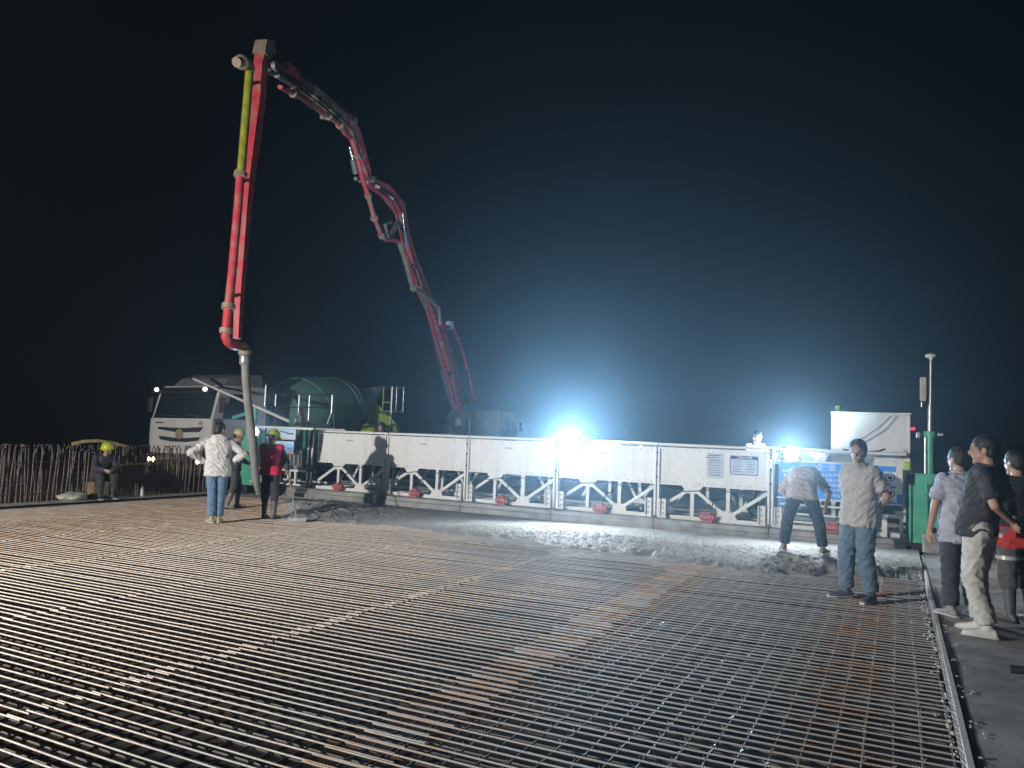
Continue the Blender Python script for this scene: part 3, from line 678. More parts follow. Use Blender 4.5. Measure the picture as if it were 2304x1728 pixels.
poster('poster_a', -14.16, -13.2, 1.37, 1.63, 0); poster('poster_b', -14.05, -13.24, 1.02, 1.33, 1)
# white pole slanting up from the platform
a_, b_ = gy(650, 958, YB+.25), gy(432, 864, YB+.25)
pl = pb(MB().tube([P(*a_), P(*(a_*.5+b_*.5)), P(*b_)], [.04, .036, .03], 10), 'slanting_pole', M_white, 40)
MB().cyl(P(*b_), P(*(b_+(b_-a_).normalized()*.12)), .045, 10).build('pole_tip', M_dark, pl)
for t in (.25, .6): p_ = a_.lerp(b_, t); MB().beam(P(*p_), P(p_.x-.05, p_.y, p_.z-.22), .025).build('hanger', M_grey, pl)
# railing on top of the left end
rl_m = M_galv
xs_ = [gy(px, 930, YB+1.2).x for px in (617, 670, 693, 744)]
zt_, zm_, zb_ = gy(690, 897, YB+1.2).z, gy(690, 926, YB+1.2).z, gy(690, 962, YB+1.2).z
for zz in (zt_, zm_): pb(MB().tube([P(xs_[0], YB+1.2, zz), P(xs_[3], YB+1.2, zz)], .018, 8), 'handrail', M_dark)
for q, xx in enumerate(xs_):
    pb(MB().tube([P(xx, YB+1.2, zt_), P(xx, YB+1.2, zm_-.12), P(xx-(.12 if q in (1, 3) else 0), YB+1.2, zb_)], .018, 8), 'railing_post', rl_m)
pb(MB().box(P((xs_[1]+xs_[3])/2, YB+1.2, zb_-.02), (xs_[3]-xs_[1]+.1, .1, .07)), 'railing_base', M_dark)
# LED lamps bolted to the machine
def led(px, py, Y, size, label, fwd, watts, angle, tgt, blend=.6, halo_watts=0):
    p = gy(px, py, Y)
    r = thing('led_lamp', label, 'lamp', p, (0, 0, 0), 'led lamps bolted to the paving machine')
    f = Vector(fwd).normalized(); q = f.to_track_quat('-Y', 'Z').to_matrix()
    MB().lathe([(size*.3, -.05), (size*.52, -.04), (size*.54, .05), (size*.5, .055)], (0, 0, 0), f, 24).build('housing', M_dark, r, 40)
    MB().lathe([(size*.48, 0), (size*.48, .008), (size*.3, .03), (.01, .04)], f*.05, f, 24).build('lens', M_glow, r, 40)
    mb = MB()
    for k_ in range(6): mb.box(q @ Vector((size*(-.45+.18*k_), .06, 0)), (.012, .05, size*.8), q)
    mb.build('cooling_fin', M_dark, r)
    MB().tube([(-size*.62, .02, .0), (-size*.62, .02, -size*.6), (size*.62, .02, -size*.6), (size*.62, .02, 0)], .012, 6).build('bracket', M_grey, r)
    spot('lamp_and_halo_light', p+f*.12, p+Vector(tgt), watts, (.86, .94, 1), angle, blend, .1)
    if halo_watts: spot('lamp_and_halo_light', p+f*.13, p+Vector((-p.x*.07, -1, .8)), halo_watts, (.27, .64, 1), 122, 1, .1)  # second spot added beside the lamp's own light to make the halo
LEDS = [(1285, 1000, YB-.12, .36, 'led lamp clipped on the top rail midway along the machine'), (1780, 1020, YB-.12, .26, 'led lamp above the blue banner of the machine'), (573, 972, YB-.3, .22, 'led lamp above the posters beside the grey hose')]  # first lens oversized: the bloom is put into its diameter
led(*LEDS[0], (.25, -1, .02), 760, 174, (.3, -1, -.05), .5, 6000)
led(*LEDS[1], (.2, -1, .0), 430, 170, (.15, -1, -.05), .5, 2400)
led(*LEDS[2], (.55, -1, .05), 110, 160, (.8, -1, .0), .5, 240)
# unseen flood lamps set behind the led lamps to light the haze
p = gy(1285, 999, YB+.3); r = thing('haze_flood_lamp', 'strong unseen flood lamp on the rear of the machine lighting the haze', 'lamp', p)
MB().box((0, 0, 0), (.34, .1, .26), bev=.015).build('housing', M_dark, r); MB().box((0, .058, 0), (.3, .014, .22), bev=.004).build('lens', M_glow, r)
MB().tube([(-.18, 0, 0), (-.18, 0, -.2), (.18, 0, -.2), (.18, 0, 0)], .014, 6).build('bracket', M_grey, r)
spot('haze_flood_light', p+Vector((0, .12, .02)), p+Vector((.12, 1, .8)), 5000, (.5, .78, 1), 150, 1, .12)
p = gy(1780, 1019, YB+.3); r = thing('haze_flood_lamp', 'added unseen flood lamp behind the blue banner lighting the haze', 'lamp', p)  # second flood added to light the slab and haze behind
MB().box((0, 0, 0), (.28, .1, .22), bev=.015).build('housing', M_dark, r); MB().box((0, .058, 0), (.24, .014, .18), bev=.004).build('lens', M_glow, r)
MB().tube([(-.15, 0, 0), (-.15, 0, -.2), (.15, 0, -.2), (.15, 0, 0)], .014, 6).build('bracket', M_grey, r)
spot('haze_flood_light', p+Vector((0, .12, .02)), p+Vector((-.5, 1, 1.0)), 1500, (.55, .82, 1), 140, 1, .12)
# the work light that throws the men's shadows: on its own stand beside the mat, outside the picture
FL = Vector((-11.5, -3.6, 2.3))
r = thing('work_light', 'white led work light on a black tripod stand', 'lamp', (FL.x, FL.y, -.24))
dirn = Vector((-5.5, 14, 2.2))-FL; q = Vector((dirn.x, dirn.y, 0)).to_track_quat('-Y', 'Z').to_matrix()
MB().box((0, 0, 2.54), (.56, .1, .46), q, bev=.02).build('housing', M_dark, r)
MB().box(q @ Vector((0, -.058, 0))+Vector((0, 0, 2.54)), (.5, .012, .4), q).build('lens', mat('work_lens', (1, 1, 1), .3, emit=(1, .97, .92), estr=30), r)
MB().cyl((0, 0, .5), (0, 0, 2.3), .025, 10).build('pole', M_dark, r)
for k_ in range(3): MB().beam((0, 0, .9), (.6*math.cos(2.1*k_), .6*math.sin(2.1*k_), 0), .03).build('leg', M_dark, r)
ld = bpy.data.lights.new('work_light_beam', 'AREA'); ld.shape = 'RECTANGLE'; ld.size = .18; ld.size_y = .16; ld.energy = 2250; ld.spread = math.radians(165); ld.color = (1, .955, .9)
lo = bpy.data.objects.new('work_light_beam', ld); COL.objects.link(lo); lo.location = FL+dirn.normalized()*.15
lo.rotation_euler = dirn.to_track_quat('-Z', 'Y').to_euler()

# ------------------------------------------------------------------ concrete mixer truck backing on to the pump
TX = -17.95
mx = thing('mixer_truck', 'white cab concrete mixer truck with green drum and headlights on', 'truck', (TX, 14.8, 0))
def wheel(root, x, y, r=.5, w=.3):
    t = MB().lathe([(r*.55, -w/2), (r*.92, -w/2), (r, -w*.38), (r, w*.38), (r*.92, w/2), (r*.55, w/2)], (x, y, r), (1, 0, 0), 24).build('tyre', M_black, root, 40)
    MB().lathe([(.05, -w*.3), (r*.3, -w*.32), (r*.5, -w*.45), (r*.58, -w*.45), (r*.58, w*.45), (r*.5, w*.45), (r*.3, w*.32), (.05, w*.3)], (x, y, r), (1, 0, 0), 20).build('rim', M_grey, t, 40)
for yy in (1.35, 3.1, 6.6, 7.95):
    for sx in (-1, 1): wheel(mx, sx*1.08, yy)
MB().box((0, 4.6, .95), (.8, 8.4, .25)).build('chassis', M_dark, mx)
M_cab = mat('cab_white', (.7, .69, .66), .35, 0, .12, 2, coat=.3)
# cab shell as a profile in (y,z) with a raked windscreen
cabp = [(0, .98), (-.03, 1.2), (0, 1.95), (.22, 2.78), (.38, 2.92), (1.95, 2.96), (1.98, .98)]
cab = MB().prism(cabp, -1.22, 1.22, 'x').build('cab', M_cab, mx)
MB().add([(-1.15, -.012, 1.97), (1.15, -.012, 1.97), (1.12, .205, 2.78), (-1.12, .205, 2.78)], [(0, 1, 2, 3)]).build('windscreen', M_glass, cab)
MB().box((-.4, -.03, 2.04), (.9, .03, .03), Matrix.Rotation(.05, 3, 'Y')).build('wiper', M_dark, cab)
MB().box((.5, -.03, 2.05), (.8, .03, .03), Matrix.Rotation(.08, 3, 'Y')).build('wiper', M_dark, cab)
MB().box((.28, .1, 2.1), (.4, .1, .12), bev=.02).build('dashboard_papers', M_whitep, cab)
for sx in (-1, 1):
    MB().add([(sx*1.232, .32, 1.98), (sx*1.232, 1.3, 1.98), (sx*1.232, 1.3, 2.7), (sx*1.232, .5, 2.7)], [(0, 1, 2, 3)]).build('side_window', M_glass, cab)
    MB().box((sx*1.236, .84, 1.55), (.012, 1.06, .75), bev=.003).build('door_panel', M_cab, cab)
    MB().box((sx*1.25, 1.22, 1.72), (.03, .18, .04)).build('door_handle', M_dark, cab)
    mr = MB().box((sx*1.46, .1, 2.35), (.2, .08, .42), bev=.02).build('mirror', M_dark, cab)
    MB().tube([(sx*1.22, .25, 2.62), (sx*1.42, .12, 2.6), (sx*1.46, .1, 2.5)], .016, 6).build('mirror_arm', M_dark, mr)
    MB().box((sx*1.26, .08, 1.6), (.06, .2, .75), bev=.02).build('corner_deflector', M_grey, cab)
sv = MB().prism([(-.12, 2.72), (.24, 2.86), (.26, 2.8), (-.1, 2.68)], -1.16, 1.16, 'x').build('sun_visor', M_dark, cab)
for sx in (-.98, .98): MB().ell((sx, -.1, 2.78), (.075, .05, .06), nu=12, nv=8).build('marker_lamp', M_glow2, sv)
rf = MB().prism([(.5, 2.94), (.75, 3.16), (1.2, 3.3), (1.95, 3.34), (1.95, 2.94)], -1.0, 1.0, 'x').build('roof_deflector', M_grey, cab)
# grille: two dark slots with a central badge
gr = MB().prism([(-.92, 1.66), (-.86, 1.72), (-.2, 1.70), (.2, 1.70), (.92, 1.74), (.78, 1.6), (.2, 1.58), (-.2, 1.58)], -.05, -.022).build('grille', M_dark, cab)
MB().prism([(-.84, 1.46), (-.3, 1.42), (.3, 1.42), (.82, 1.46), (.74, 1.36), (.3, 1.31), (-.3, 1.31), (-.78, 1.36)], -.05, -.022).build('grille_slot', M_dark, gr)
MB().lathe([(.14, 0), (.15, .01), (.13, .03), (.02, .035)], (0, -.045, 1.53), (0, -1, 0), 20).build('badge', M_tan, gr, 40)
text('275', .12, (.8, -.035, 1.84), FRONT, M_dark, cab); MB().box((-.86, -.036, 1.84), (.32, .006, .035)).build('name_strip', M_dark, cab)
bmp = MB().prism([(-.1, .38), (-.12, .62), (-.08, .96), (.35, .96), (.35, .38)], -1.24, 1.24, 'x').build('bumper', mat('bumper_dusty', (.16, .12, .09), .6, 0, .4, 4), mx)
for sx in (-1, 1):
    hl = MB().box((sx*.98, -.11, .79), (.36, .05, .22), bev=.02).build('headlight', M_glass, bmp)
    for q in (-.08, .09): MB().ell((sx*.98+q, -.135, .79), (.07, .025, .07), nu=12, nv=8).build('headlight_lens', M_head, hl)
    spot('headlight_beam', (TX+sx*.98, 14.8-.2, .79), (TX+sx*.98+.3, 14.8-12, .2), 45, (1, .72, .42), 90, .8, .08)
    MB().box((sx*.98, -.115, .56), (.2, .03, .08), bev=.01).build('fog_lamp', M_glass, bmp)
MB().box((0, -.125, .62), (.46, .02, .13)).build('number_plate', mat('plate', (.5, .4, .1), .5), bmp)
MB().box((0, -.1, .82), (1.4, .04, .04)).build('step_bar', M_grey, bmp)
MB().box((1.0, 2.3, 1.2), (.5, .5, .9), bev=.04).build('air_filter', M_dark, mx)
MB().box((0, 2.35, 1.75), (2.2, .35, 1.5), bev=.05).build('front_pedestal', M_dgreen, mx)
MB().lathe([(.1, -.55), (.27, -.52), (.28, 0), (.27, .52), (.1, .55)], (.95, 4.6, .85), (0, 1, 0), 16).build('fuel_tank', M_galv, mx, 40)
for sx in (-1, 1): MB().prism([(5.9, .95), (5.95, 1.1), (8.6, 1.1), (8.65, .95), (8.6, .95), (8.5, 1.06), (6.05, 1.06), (5.98, .95)], sx*.88, sx*1.25, 'x').build('mudguard', M_dgreen, mx)
ax = Vector((0, 1, .17)).normalized()
drum = MB().lathe([(.2, 0), (.55, .12), (.85, .45), (1.12, 1.1), (1.21, 1.9), (1.21, 2.6), (1.1, 3.5), (.9, 4.3), (.62, 5.1), (.5, 5.45)], (0, 2.75, 1.98), ax, 40).build('drum', M_drum, mx, 40)
for (s_, r_) in ((.9, 1.06), (4.2, .935)):
    MB().lathe([(r_, -.05), (r_+.05, -.05), (r_+.05, .05), (r_, .05)], Vector((0, 2.75, 1.98))+ax*s_, ax, 36).build('drum_ring', M_grey, drum, 40)
sp = []
for k_ in range(60):
    t = k_/59; s_ = .5+4.4*t; rr = np.interp(s_, [0, .45, 1.1, 1.9, 2.6, 3.5, 4.3, 5.1], [.4, .85, 1.12, 1.21, 1.21, 1.1, .9, .62])+.01
    an = t*PI*5; c = Vector((0, 2.75, 1.98))+ax*s_; u = ax.cross(Vector((1, 0, 0))); sp.append(c+Vector((1, 0, 0))*math.cos(an)*rr+u*math.sin(an)*rr)
MB().tube(sp, .022, 5).build('spiral_seam', M_drum, drum)
rp_ = MB().prism([(-.5, 1.1), (-.35, 2.2), (.35, 2.2), (.5, 1.1)], 7.15, 7.4).build('rear_pedestal', M_lime, mx)
hp = MB().lathe([(.25, -.45), (.3, -.4), (.72, .25), (.75, .3), (.7, .3), (.28, -.35)], (0, 8.35, 3.2), (0, -.15, 1), 16).build('charge_hopper', M_grey, mx, 30)
for sx in (-1, 1):
    MB().beam((sx*.42, 7.3, 1.2), (sx*.42, 8.3, 2.95), .09).build('hopper_strut', M_lime, mx)
ch = MB()
prev = None
for k_ in range(7):
    t = k_/6; c = Vector((.1+.95*t, 8.1+.5*t, 2.75-.95*t)); w = .46-.1*t; ch_r = [c+Vector((-w, 0, .16)), c+Vector((-w*.6, 0, -.1)), c+Vector((w*.6, 0, -.1)), c+Vector((w, 0, .16))]
    if prev: ch.add(prev+ch_r, [(0, 1, 5, 4), (1, 2, 6, 5), (2, 3, 7, 6)])
    prev = ch_r
cho = ch.build('discharge_chute', M_lime, mx); sm = cho.modifiers.new('thick', 'SOLIDIFY'); sm.thickness = .03
MB().box((.95, 7.6, 1.85), (.6, 1.1, .42), bev=.14).build('chute_extension', M_lime, mx)
# ladder with hooped platform
for sx in (.72, 1.12): MB().tube([(sx, 8.15, 1.0), (sx, 8.35, 2.3), (sx, 8.38, 3.5)], .028, 8).build('ladder_stile', M_lime if sx < 1 else M_galv, mx)
for k_ in range(6): MB().beam((.72, 8.18+.035*k_, 1.25+.33*k_), (1.12, 8.18+.035*k_, 1.25+.33*k_), .035).build('ladder_rung', M_lime, mx)
for zz in (2.6, 3.45): MB().tube([(.72, 8.38, zz), (.74, 8.85, zz), (1.3, 8.85, zz), (1.3, 8.38, zz)], .022, 8).build('platform_hoop', M_galv, mx)
for (xx, yy) in ((.74, 8.85), (1.3, 8.85), (1.3, 8.4)): MB().cyl((xx, yy, 2.55), (xx, yy, 3.5), .02, 8).build('platform_post', M_galv, mx)
MB().box((1.0, 8.62, 2.55), (.62, .5, .04)).build('platform', M_grey, mx)

# ------------------------------------------------------------------ concrete pump truck with its folded boom
PT = Vector((-18.1, 30.2, 0))
pk = thing('concrete_pump_truck', 'concrete pump truck with red boom reaching over the deck to a hanging hose', 'truck', PT)
def pp(v): return Vector(v)-PT
for yy in (-3.6, -2.2, 1.2, 2.9):
    for sx in (-1, 1): wheel(pk, sx*1.08, yy)
MB().box((0, -.6, .95), (.85, 9.5, .3)).build('chassis', M_dark, pk)
MB().box((0, -2.2, 1.35), (2.3, 4.6, .4), bev=.05).build('deck_body', M_grey, pk)
MB().lathe([(.3, 0), (.95, .75), (1.0, .8), (.92, .8), (.28, .1)], (0, -5.6, .55), (0, 0, 1), 8).build('hopper', M_dark, pk)
pcab = MB().prism([(1.75, .95), (1.75, 3.0), (3.3, 2.95), (3.62, 1.95), (3.7, .95)], -1.22, 1.22, 'x').build('cab', mat('pump_cab', (.4, .42, .43), .4, 0, .15, 2), pk)
MB().add([(-1.05, 3.645, 2.0), (1.05, 3.645, 2.0), (1.0, 3.37, 2.85), (-1.0, 3.37, 2.85)], [(0, 1, 2, 3)]).build('windscreen', M_glass, pcab)
for sx in (-1, 1):
    MB().add([(sx*1.228, 2.45, 2.0), (sx*1.228, 3.4, 2.0), (sx*1.228, 3.15, 2.75), (sx*1.228, 2.45, 2.75)], [(0, 1, 2, 3)]).build('side_window', M_glass, pcab)
    MB().box((sx*1.5, 3.5, 2.3), (.18, .1, .45), bev=.02).build('mirror', M_dark, pcab)
    for yy in (-3.0, .8):
        MB().box((sx*1.5, yy, 1.0), (.35, .5, .5), bev=.04).build('outrigger', M_redd, pk)
MB().lathe([(.75, 0), (.75, .25), (.6, .3), (.55, 1.2), (.4, 1.4)], (0, 0, 1.5), (0, 0, 1), 20).build('turret', M_grey, pk, 40)
MB().box((.2, -1.4, 1.85), (1.2, 1.1, .7), bev=.05).build('valve_block', M_grey, pk)
MB().tube([(.9, -1.2, 1.6), (.9, -1.0, 2.5), (.9, -.6, 2.5), (.9, -.5, 1.6)], .02, 6).build('deck_rail', M_galv, pk)
wb = MB().lathe([(.12, 0), (.14, .02), (.12, .26), (.03, .32)], (.75, -1.3, 2.2), (0, 0, 1), 14).build('beacon', M_white, pk, 40)
# boom plane through the turret and the hanging limb
HB = g(578, 1128); HB = Vector((HB.x, HB.y, 0))
TIP0 = Vector((-12.9, 13.35, 0))
hd = (TIP0-Vector((PT.x, PT.y, 0))).normalized(); bn = Vector((-hd.y, hd.x, 0))
def bp_(px, py, off=0.0): return gp(px, py, PT+bn*off, bn)
def limb(pix, w0, w1, m, name, h=1.25, off=0.0, parent=pk):
    pts = [bp_(*p, off) for p in pix]; k = len(pts); vs = []; fs = []
    for i, p in enumerate(pts):
        t = (pts[min(i+1, k-1)]-pts[max(i-1, 0)]).normalized(); s = bn; u = t.cross(s).normalized()
        f = i/(k-1); ww = (w0[i] if isinstance(w0, list) else w0+(w1-w0)*f)/2; hh = ww*h
        vs += [pp(p+s*ww+u*hh), pp(p-s*ww+u*hh), pp(p-s*ww-u*hh), pp(p+s*ww-u*hh)]
    for i in range(k-1):
        for j in range(4): fs.append((i*4+j, i*4+(j+1) % 4, i*4+4+(j+1) % 4, i*4+4+j))
    fs += [(3, 2, 1, 0), tuple(range(4*k-4, 4*k))]
    return MB().add(vs, fs).build(name, m, parent)
def bpipe(pix, r, m, name='delivery_pipe', off=0.0, parent=pk, n=10):
    return MB().tube([pp(bp_(*p, off)) for p in pix], r, n).build(name, m, parent, 50)
def collar(px, py, qx, qy, r, m=M_tan, off=0.0, parent=pk):
    a = bp_(px, py, off); b = bp_(qx, qy, off); t = (b-a).normalized()*.05
    return MB().lathe([(r*.8, -.06), (r*1.25, -.05), (r*1.25, .05), (r*.8, .06)], pp(a), t, 14).build('pipe_coupling', m, parent, 40)
A1 = limb([(1032, 918), (1022, 872), (1004, 800), (985, 738), (972, 700)], [.42, .48, .46, .42, .34], 0, M_redd, 'boom_arm')
A2 = limb([(982, 716), (962, 676), (946, 640), (922, 575), (908, 515), (900, 470), (868, 430), (822, 405)], [.3, .33, .36, .32, .26, .32, .3, .2], 0, M_redd, 'boom_arm')
A3 = limb([(830, 404), (812, 345), (796, 300), (778, 265)], [.2, .24, .28, .26], 0, M_redd, 'boom_arm')
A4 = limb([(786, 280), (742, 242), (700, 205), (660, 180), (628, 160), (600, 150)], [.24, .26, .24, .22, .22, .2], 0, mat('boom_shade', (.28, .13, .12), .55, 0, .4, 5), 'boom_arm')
A5 = limb([(596, 112), (586, 150), (582, 220), (571, 300), (560, 390), (553, 470), (547, 560), (541, 640), (537, 700), (534, 762)], [.26, .21, .21, .23, .2, .17, .15, .135, .13, .12], 0, M_red, 'boom_arm', 1.2)
limb([(590, 128), (593, 105), (608, 107)], .3, .26, M_tan, 'hinge_block', 1.1)
# linkages, cylinders and hinge plates
for pix, w, m in (([(1052, 905), (1040, 885), (1030, 868)], .22, M_grey), ([(990, 740), (1000, 728), (1012, 738)], .18, M_redd), ([(905, 515), (895, 500), (884, 520), (878, 540)], .14, M_grey), ([(880, 500), (866, 505), (876, 540)], .1, M_galv),
                  ([(840, 402), (815, 402), (800, 402)], .12, M_tan), ([(790, 300), (800, 318), (798, 335)], .2, M_grey), ([(770, 262), (745, 265), (725, 262)], .16, M_tan), ([(735, 235), (715, 232), (704, 220)], .16, M_tan),
                  ([(690, 205), (672, 200), (660, 202)], .12, M_tan), ([(700, 200), (716, 218), (730, 240)], .22, M_tan), ([(738, 240), (758, 258), (775, 268)], .22, M_tan), ([(640, 148), (655, 160), (668, 174)], .2, M_red)):
    limb(pix, w, w*.8, m, 'linkage', 1.0, .12)
for a, b in (((1012, 900), (972, 760)), ((960, 690), (930, 600)), ((915, 560), (905, 480)), ((800, 390), (786, 330)), ((640, 178), (605, 158)), ((736, 262), (690, 225))):
    c = MB().cyl(pp(bp_(*a, .3)), pp(bp_((a[0]+b[0])/2, (a[1]+b[1])/2, .3)), .075, 10).build('hydraulic_cylinder', M_grey, pk, 40)
    MB().cyl(pp(bp_((a[0]+b[0])/2, (a[1]+b[1])/2, .3)), pp(bp_(*b, .3)), .04, 10).build('rod', M_chrome, c, 40)
for px, py in ((975, 705), (826, 404), (782, 272), (598, 150), (1028, 890)):
    MB().cyl(pp(bp_(px, py)-bn*.26), pp(bp_(px, py)+bn*.26), .1, 14).build('hinge_pin', M_grey, pk, 40)
# pipework following the arms
bpipe([(1068, 900), (1062, 872), (1050, 825), (1040, 790), (1030, 760), (1018, 736), (998, 736), (990, 728)], .075, M_redd, off=.5)
bpipe([(990, 728), (988, 700), (984, 690), (960, 665), (930, 648), (922, 630), (913, 590), (897, 545)], .075, M_tan, off=.45)
bpipe([(897, 545), (888, 540), (868, 540), (858, 530), (842, 490), (828, 440), (815, 400), (803, 350), (792, 312)], .07, M_redd, off=.45)
bpipe([(792, 312), (775, 300), (765, 282), (740, 262), (700, 235), (660, 210), (630, 195)], .06, M_redd, off=.4)
bpipe([(1055, 800), (1045, 800)], .03, M_galv, off=.5); bpipe([(1040, 828), (1056, 832)], .03, M_galv, off=.5)
collar(1050, 825, 1040, 790, .1, off=.5); collar(930, 648, 922, 630, .1, off=.45); collar(842, 490, 828, 440, .1, off=.45); collar(765, 282, 740, 262, .09, off=.4)
for q_ in ((1062, 872, 1050, 825, .5), (1030, 760, 1018, 736, .5), (984, 690, 960, 665, .45), (913, 590, 897, 545, .45), (858, 530, 842, 490, .45), (828, 440, 815, 400, .45), (803, 350, 792, 312, .45), (740, 262, 700, 235, .4), (700, 235, 660, 210, .4), (660, 210, 630, 195, .4)):
    collar(*q_[:4], .085, M_tan, q_[4])
for sh_ in (-6, 5):
    for pix in ([(1030, 905), (1016, 850), (996, 780), (978, 715), (960, 672)], [(960, 672), (940, 620), (918, 560), (904, 500), (890, 452), (855, 425)], [(826, 400), (806, 340), (790, 295), (765, 265), (720, 228), (670, 190), (620, 162)]):
        bpipe([(x_+sh_+random.uniform(-2, 2), y_) for x_, y_ in pix], .022, M_dark, 'hydraulic_hose', .3, n=6)
for x_, y_ in ((1012, 840), (992, 770), (950, 650), (930, 600), (912, 540), (880, 445), (850, 420), (812, 350), (760, 258), (715, 222), (665, 186)):
    MB().box(pp(bp_(x_, y_, .2)), (.16, .2, .12), Euler((.4, .3, random.random())).to_matrix(), bev=.01).build('valve', random.choice((M_grey, M_tan, M_dark)), pk)
MB().box(pp(bp_(1012, 732, .5)), (.25, .25, .3)).build('sensor', M_white, pk)
# last limb: yellow-green then red pipe, elbows and hanging hose
bpipe([(532, 140), (548, 138), (560, 145), (564, 160)], .1, M_tan, 'pipe_elbow', .32)
MB().ell(pp(bp_(545, 140, .32)), (.17, .17, .15)).build('elbow_housing', M_tan, pk, 40)
bpipe([(562, 155), (556, 230), (549, 310), (543, 385), (541, 392)], .085, M_yel, off=.32)
bpipe([(541, 392), (536, 460), (529, 540), (522, 620), (514, 690)], .085, M_red, off=.32)
bpipe([(514, 690), (509, 744)], .09, M_red, off=.32)
bpipe([(509, 744), (508, 757), (512, 768), (522, 776), (534, 778)], .095, M_red, 'pipe_elbow', .32)
bpipe([(532, 777), (542, 776), (549, 782), (551, 795)], .1, M_tan, 'pipe_elbow', .3)
for a, b in (((541, 393), (540, 398)), ((514, 690), (513, 696)), ((509, 744), (508.6, 750)), ((551, 792), (551, 798))): collar(*a, *b, .105, off=.32)
for y_, xa, xb in ((190, 560, 583), (410, 541, 556), (668, 518, 540)): MB().beam(pp(bp_(xa, y_, .3)), pp(bp_(xb, y_-6, .0)), .06).build('pipe_bracket', M_tan, pk)
# the hose hangs straight to the hands of the worker
h0 = bp_(551, 796, .3); HE = g(590, 1128)
hp_ = []
pixh = [(551, 796), (553, 850), (557, 900), (562, 940), (568, 990), (572, 1040), (576, 1080), (580, 1108)]
for i, (px, py) in enumerate(pixh):
    t = i/(len(pixh)-1); yy = h0.y+(12.55-h0.y)*t; hp_.append(gy(px, py, yy))
HOSE = hp_
rs = [.085, .082, .084, .088, .092, .09, .088, .088]
MB().tube([pp(p) for p in hp_], rs, 14).build('end_hose', M_hose, pk, 50)
MB().lathe([(.09, -.12), (.105, -.1), (.105, .1), (.09, .12)], pp(hp_[0]-Vector((0, 0, .1))), (0, 0, 1), 14).build('hose_cuff', M_galv, pk, 40)

# ------------------------------------------------------------------ people
def solid(mb, vox, smooth_it=4, wr=0.0, wscale=9.0, wseed=0, lam=.5):
    me = bpy.data.meshes.new('tmp'); me.from_pydata(mb.v, [], mb.f)
    bm = bmesh.new(); bm.from_mesh(me); bmesh.ops.recalc_face_normals(bm, faces=bm.faces); bm.to_mesh(me); bm.free()
    o = bpy.data.objects.new('tmp', me); COL.objects.link(o)
    r = o.modifiers.new('r', 'REMESH'); r.mode = 'VOXEL'; r.voxel_size = vox; r.use_smooth_shade = True
    s = o.modifiers.new('s', 'SMOOTH'); s.factor = lam; s.iterations = smooth_it
    dg = bpy.context.evaluated_depsgraph_get(); out = bpy.data.meshes.new_from_object(o.evaluated_get(dg))
    bpy.data.objects.remove(o); bpy.data.meshes.remove(me)
    if wr:
        nv = len(out.vertices); co = np.empty(nv*3); out.vertices.foreach_get('co', co); co = co.reshape(-1, 3)
        no = np.array([v.normal for v in out.vertices])
        dsp = np.empty(nv)
        for i in range(nv):
            p = co[i]
            a = mnoise.noise((p[0]*wscale+wseed, p[1]*wscale, p[2]*wscale*.55)); b = mnoise.noise((p[0]*wscale*1.1+9, p[1]*wscale*1.1+wseed, p[2]*wscale*2.1+(p[0]+p[1])*wscale*1.4))
            dsp[i] = .5*a+(.9*(1-abs(b)*2.4) if abs(b) < .42 else 0)
        co += no*(dsp*wr)[:, None]; out.vertices.foreach_set('co', co.ravel()); out.update()
    out.polygons.foreach_set('use_smooth', [True]*len(out.polygons))
    return out
def caps(mb, a, b, r0, r1, n=12, flat=False):
    a = Vector(a); b = Vector(b); d = b-a; L = d.length; t = d/max(L, 1e-6); pts = []; rs = []
    for k in range(4): q = PI/2*(1-k/4); pts.append(a-t*r0*math.sin(q)); rs.append(max(r0*math.cos(q), .002))
    pts.append(a); rs.append(r0); pts.append(b); rs.append(r1)
    if not flat:
        for k in range(1, 5): q = PI/2*k/4; pts.append(b+t*r1*math.sin(q)); rs.append(max(r1*math.cos(q), .002))
    vs = []; ref = Vector((0, 0, 1)) if abs(t.z) < .9 else Vector((1, 0, 0)); u = t.cross(ref).normalized(); w = t.cross(u); fs = []; k = len(pts)
    for p, r in zip(pts, rs):
        for j in range(n): q = 2*PI*j/n; vs.append(p+(u*math.cos(q)+w*math.sin(q))*r)
    for i in range(k-1):
        for j in range(n): fs.append((i*n+j, i*n+(j+1) % n, (i+1)*n+(j+1) % n, (i+1)*n+j))
    fs.append(tuple(range(n-1, -1, -1))); fs.append(tuple(range((k-1)*n, k*n)))
    mb.add(vs, fs)
def loft(mb, rings, n=20, e=2.4):
    vs = []; fs = []
    for c, w, d, s, f in rings:
        for j in range(n):
            q = 2*PI*j/n; cx, sy = math.cos(q), math.sin(q)
            vs.append(Vector(c)+s*(w*math.copysign(abs(cx)**(2/e), cx))+f*(d*math.copysign(abs(sy)**(2/e), sy)))
    k = len(rings)
    for i in range(k-1):
        for j in range(n): fs.append((i*n+j, i*n+(j+1) % n, (i+1)*n+(j+1) % n, (i+1)*n+j))
    fs.append(tuple(range(n-1, -1, -1))); fs.append(tuple(range((k-1)*n, k*n)))
    mb.add(vs, fs)
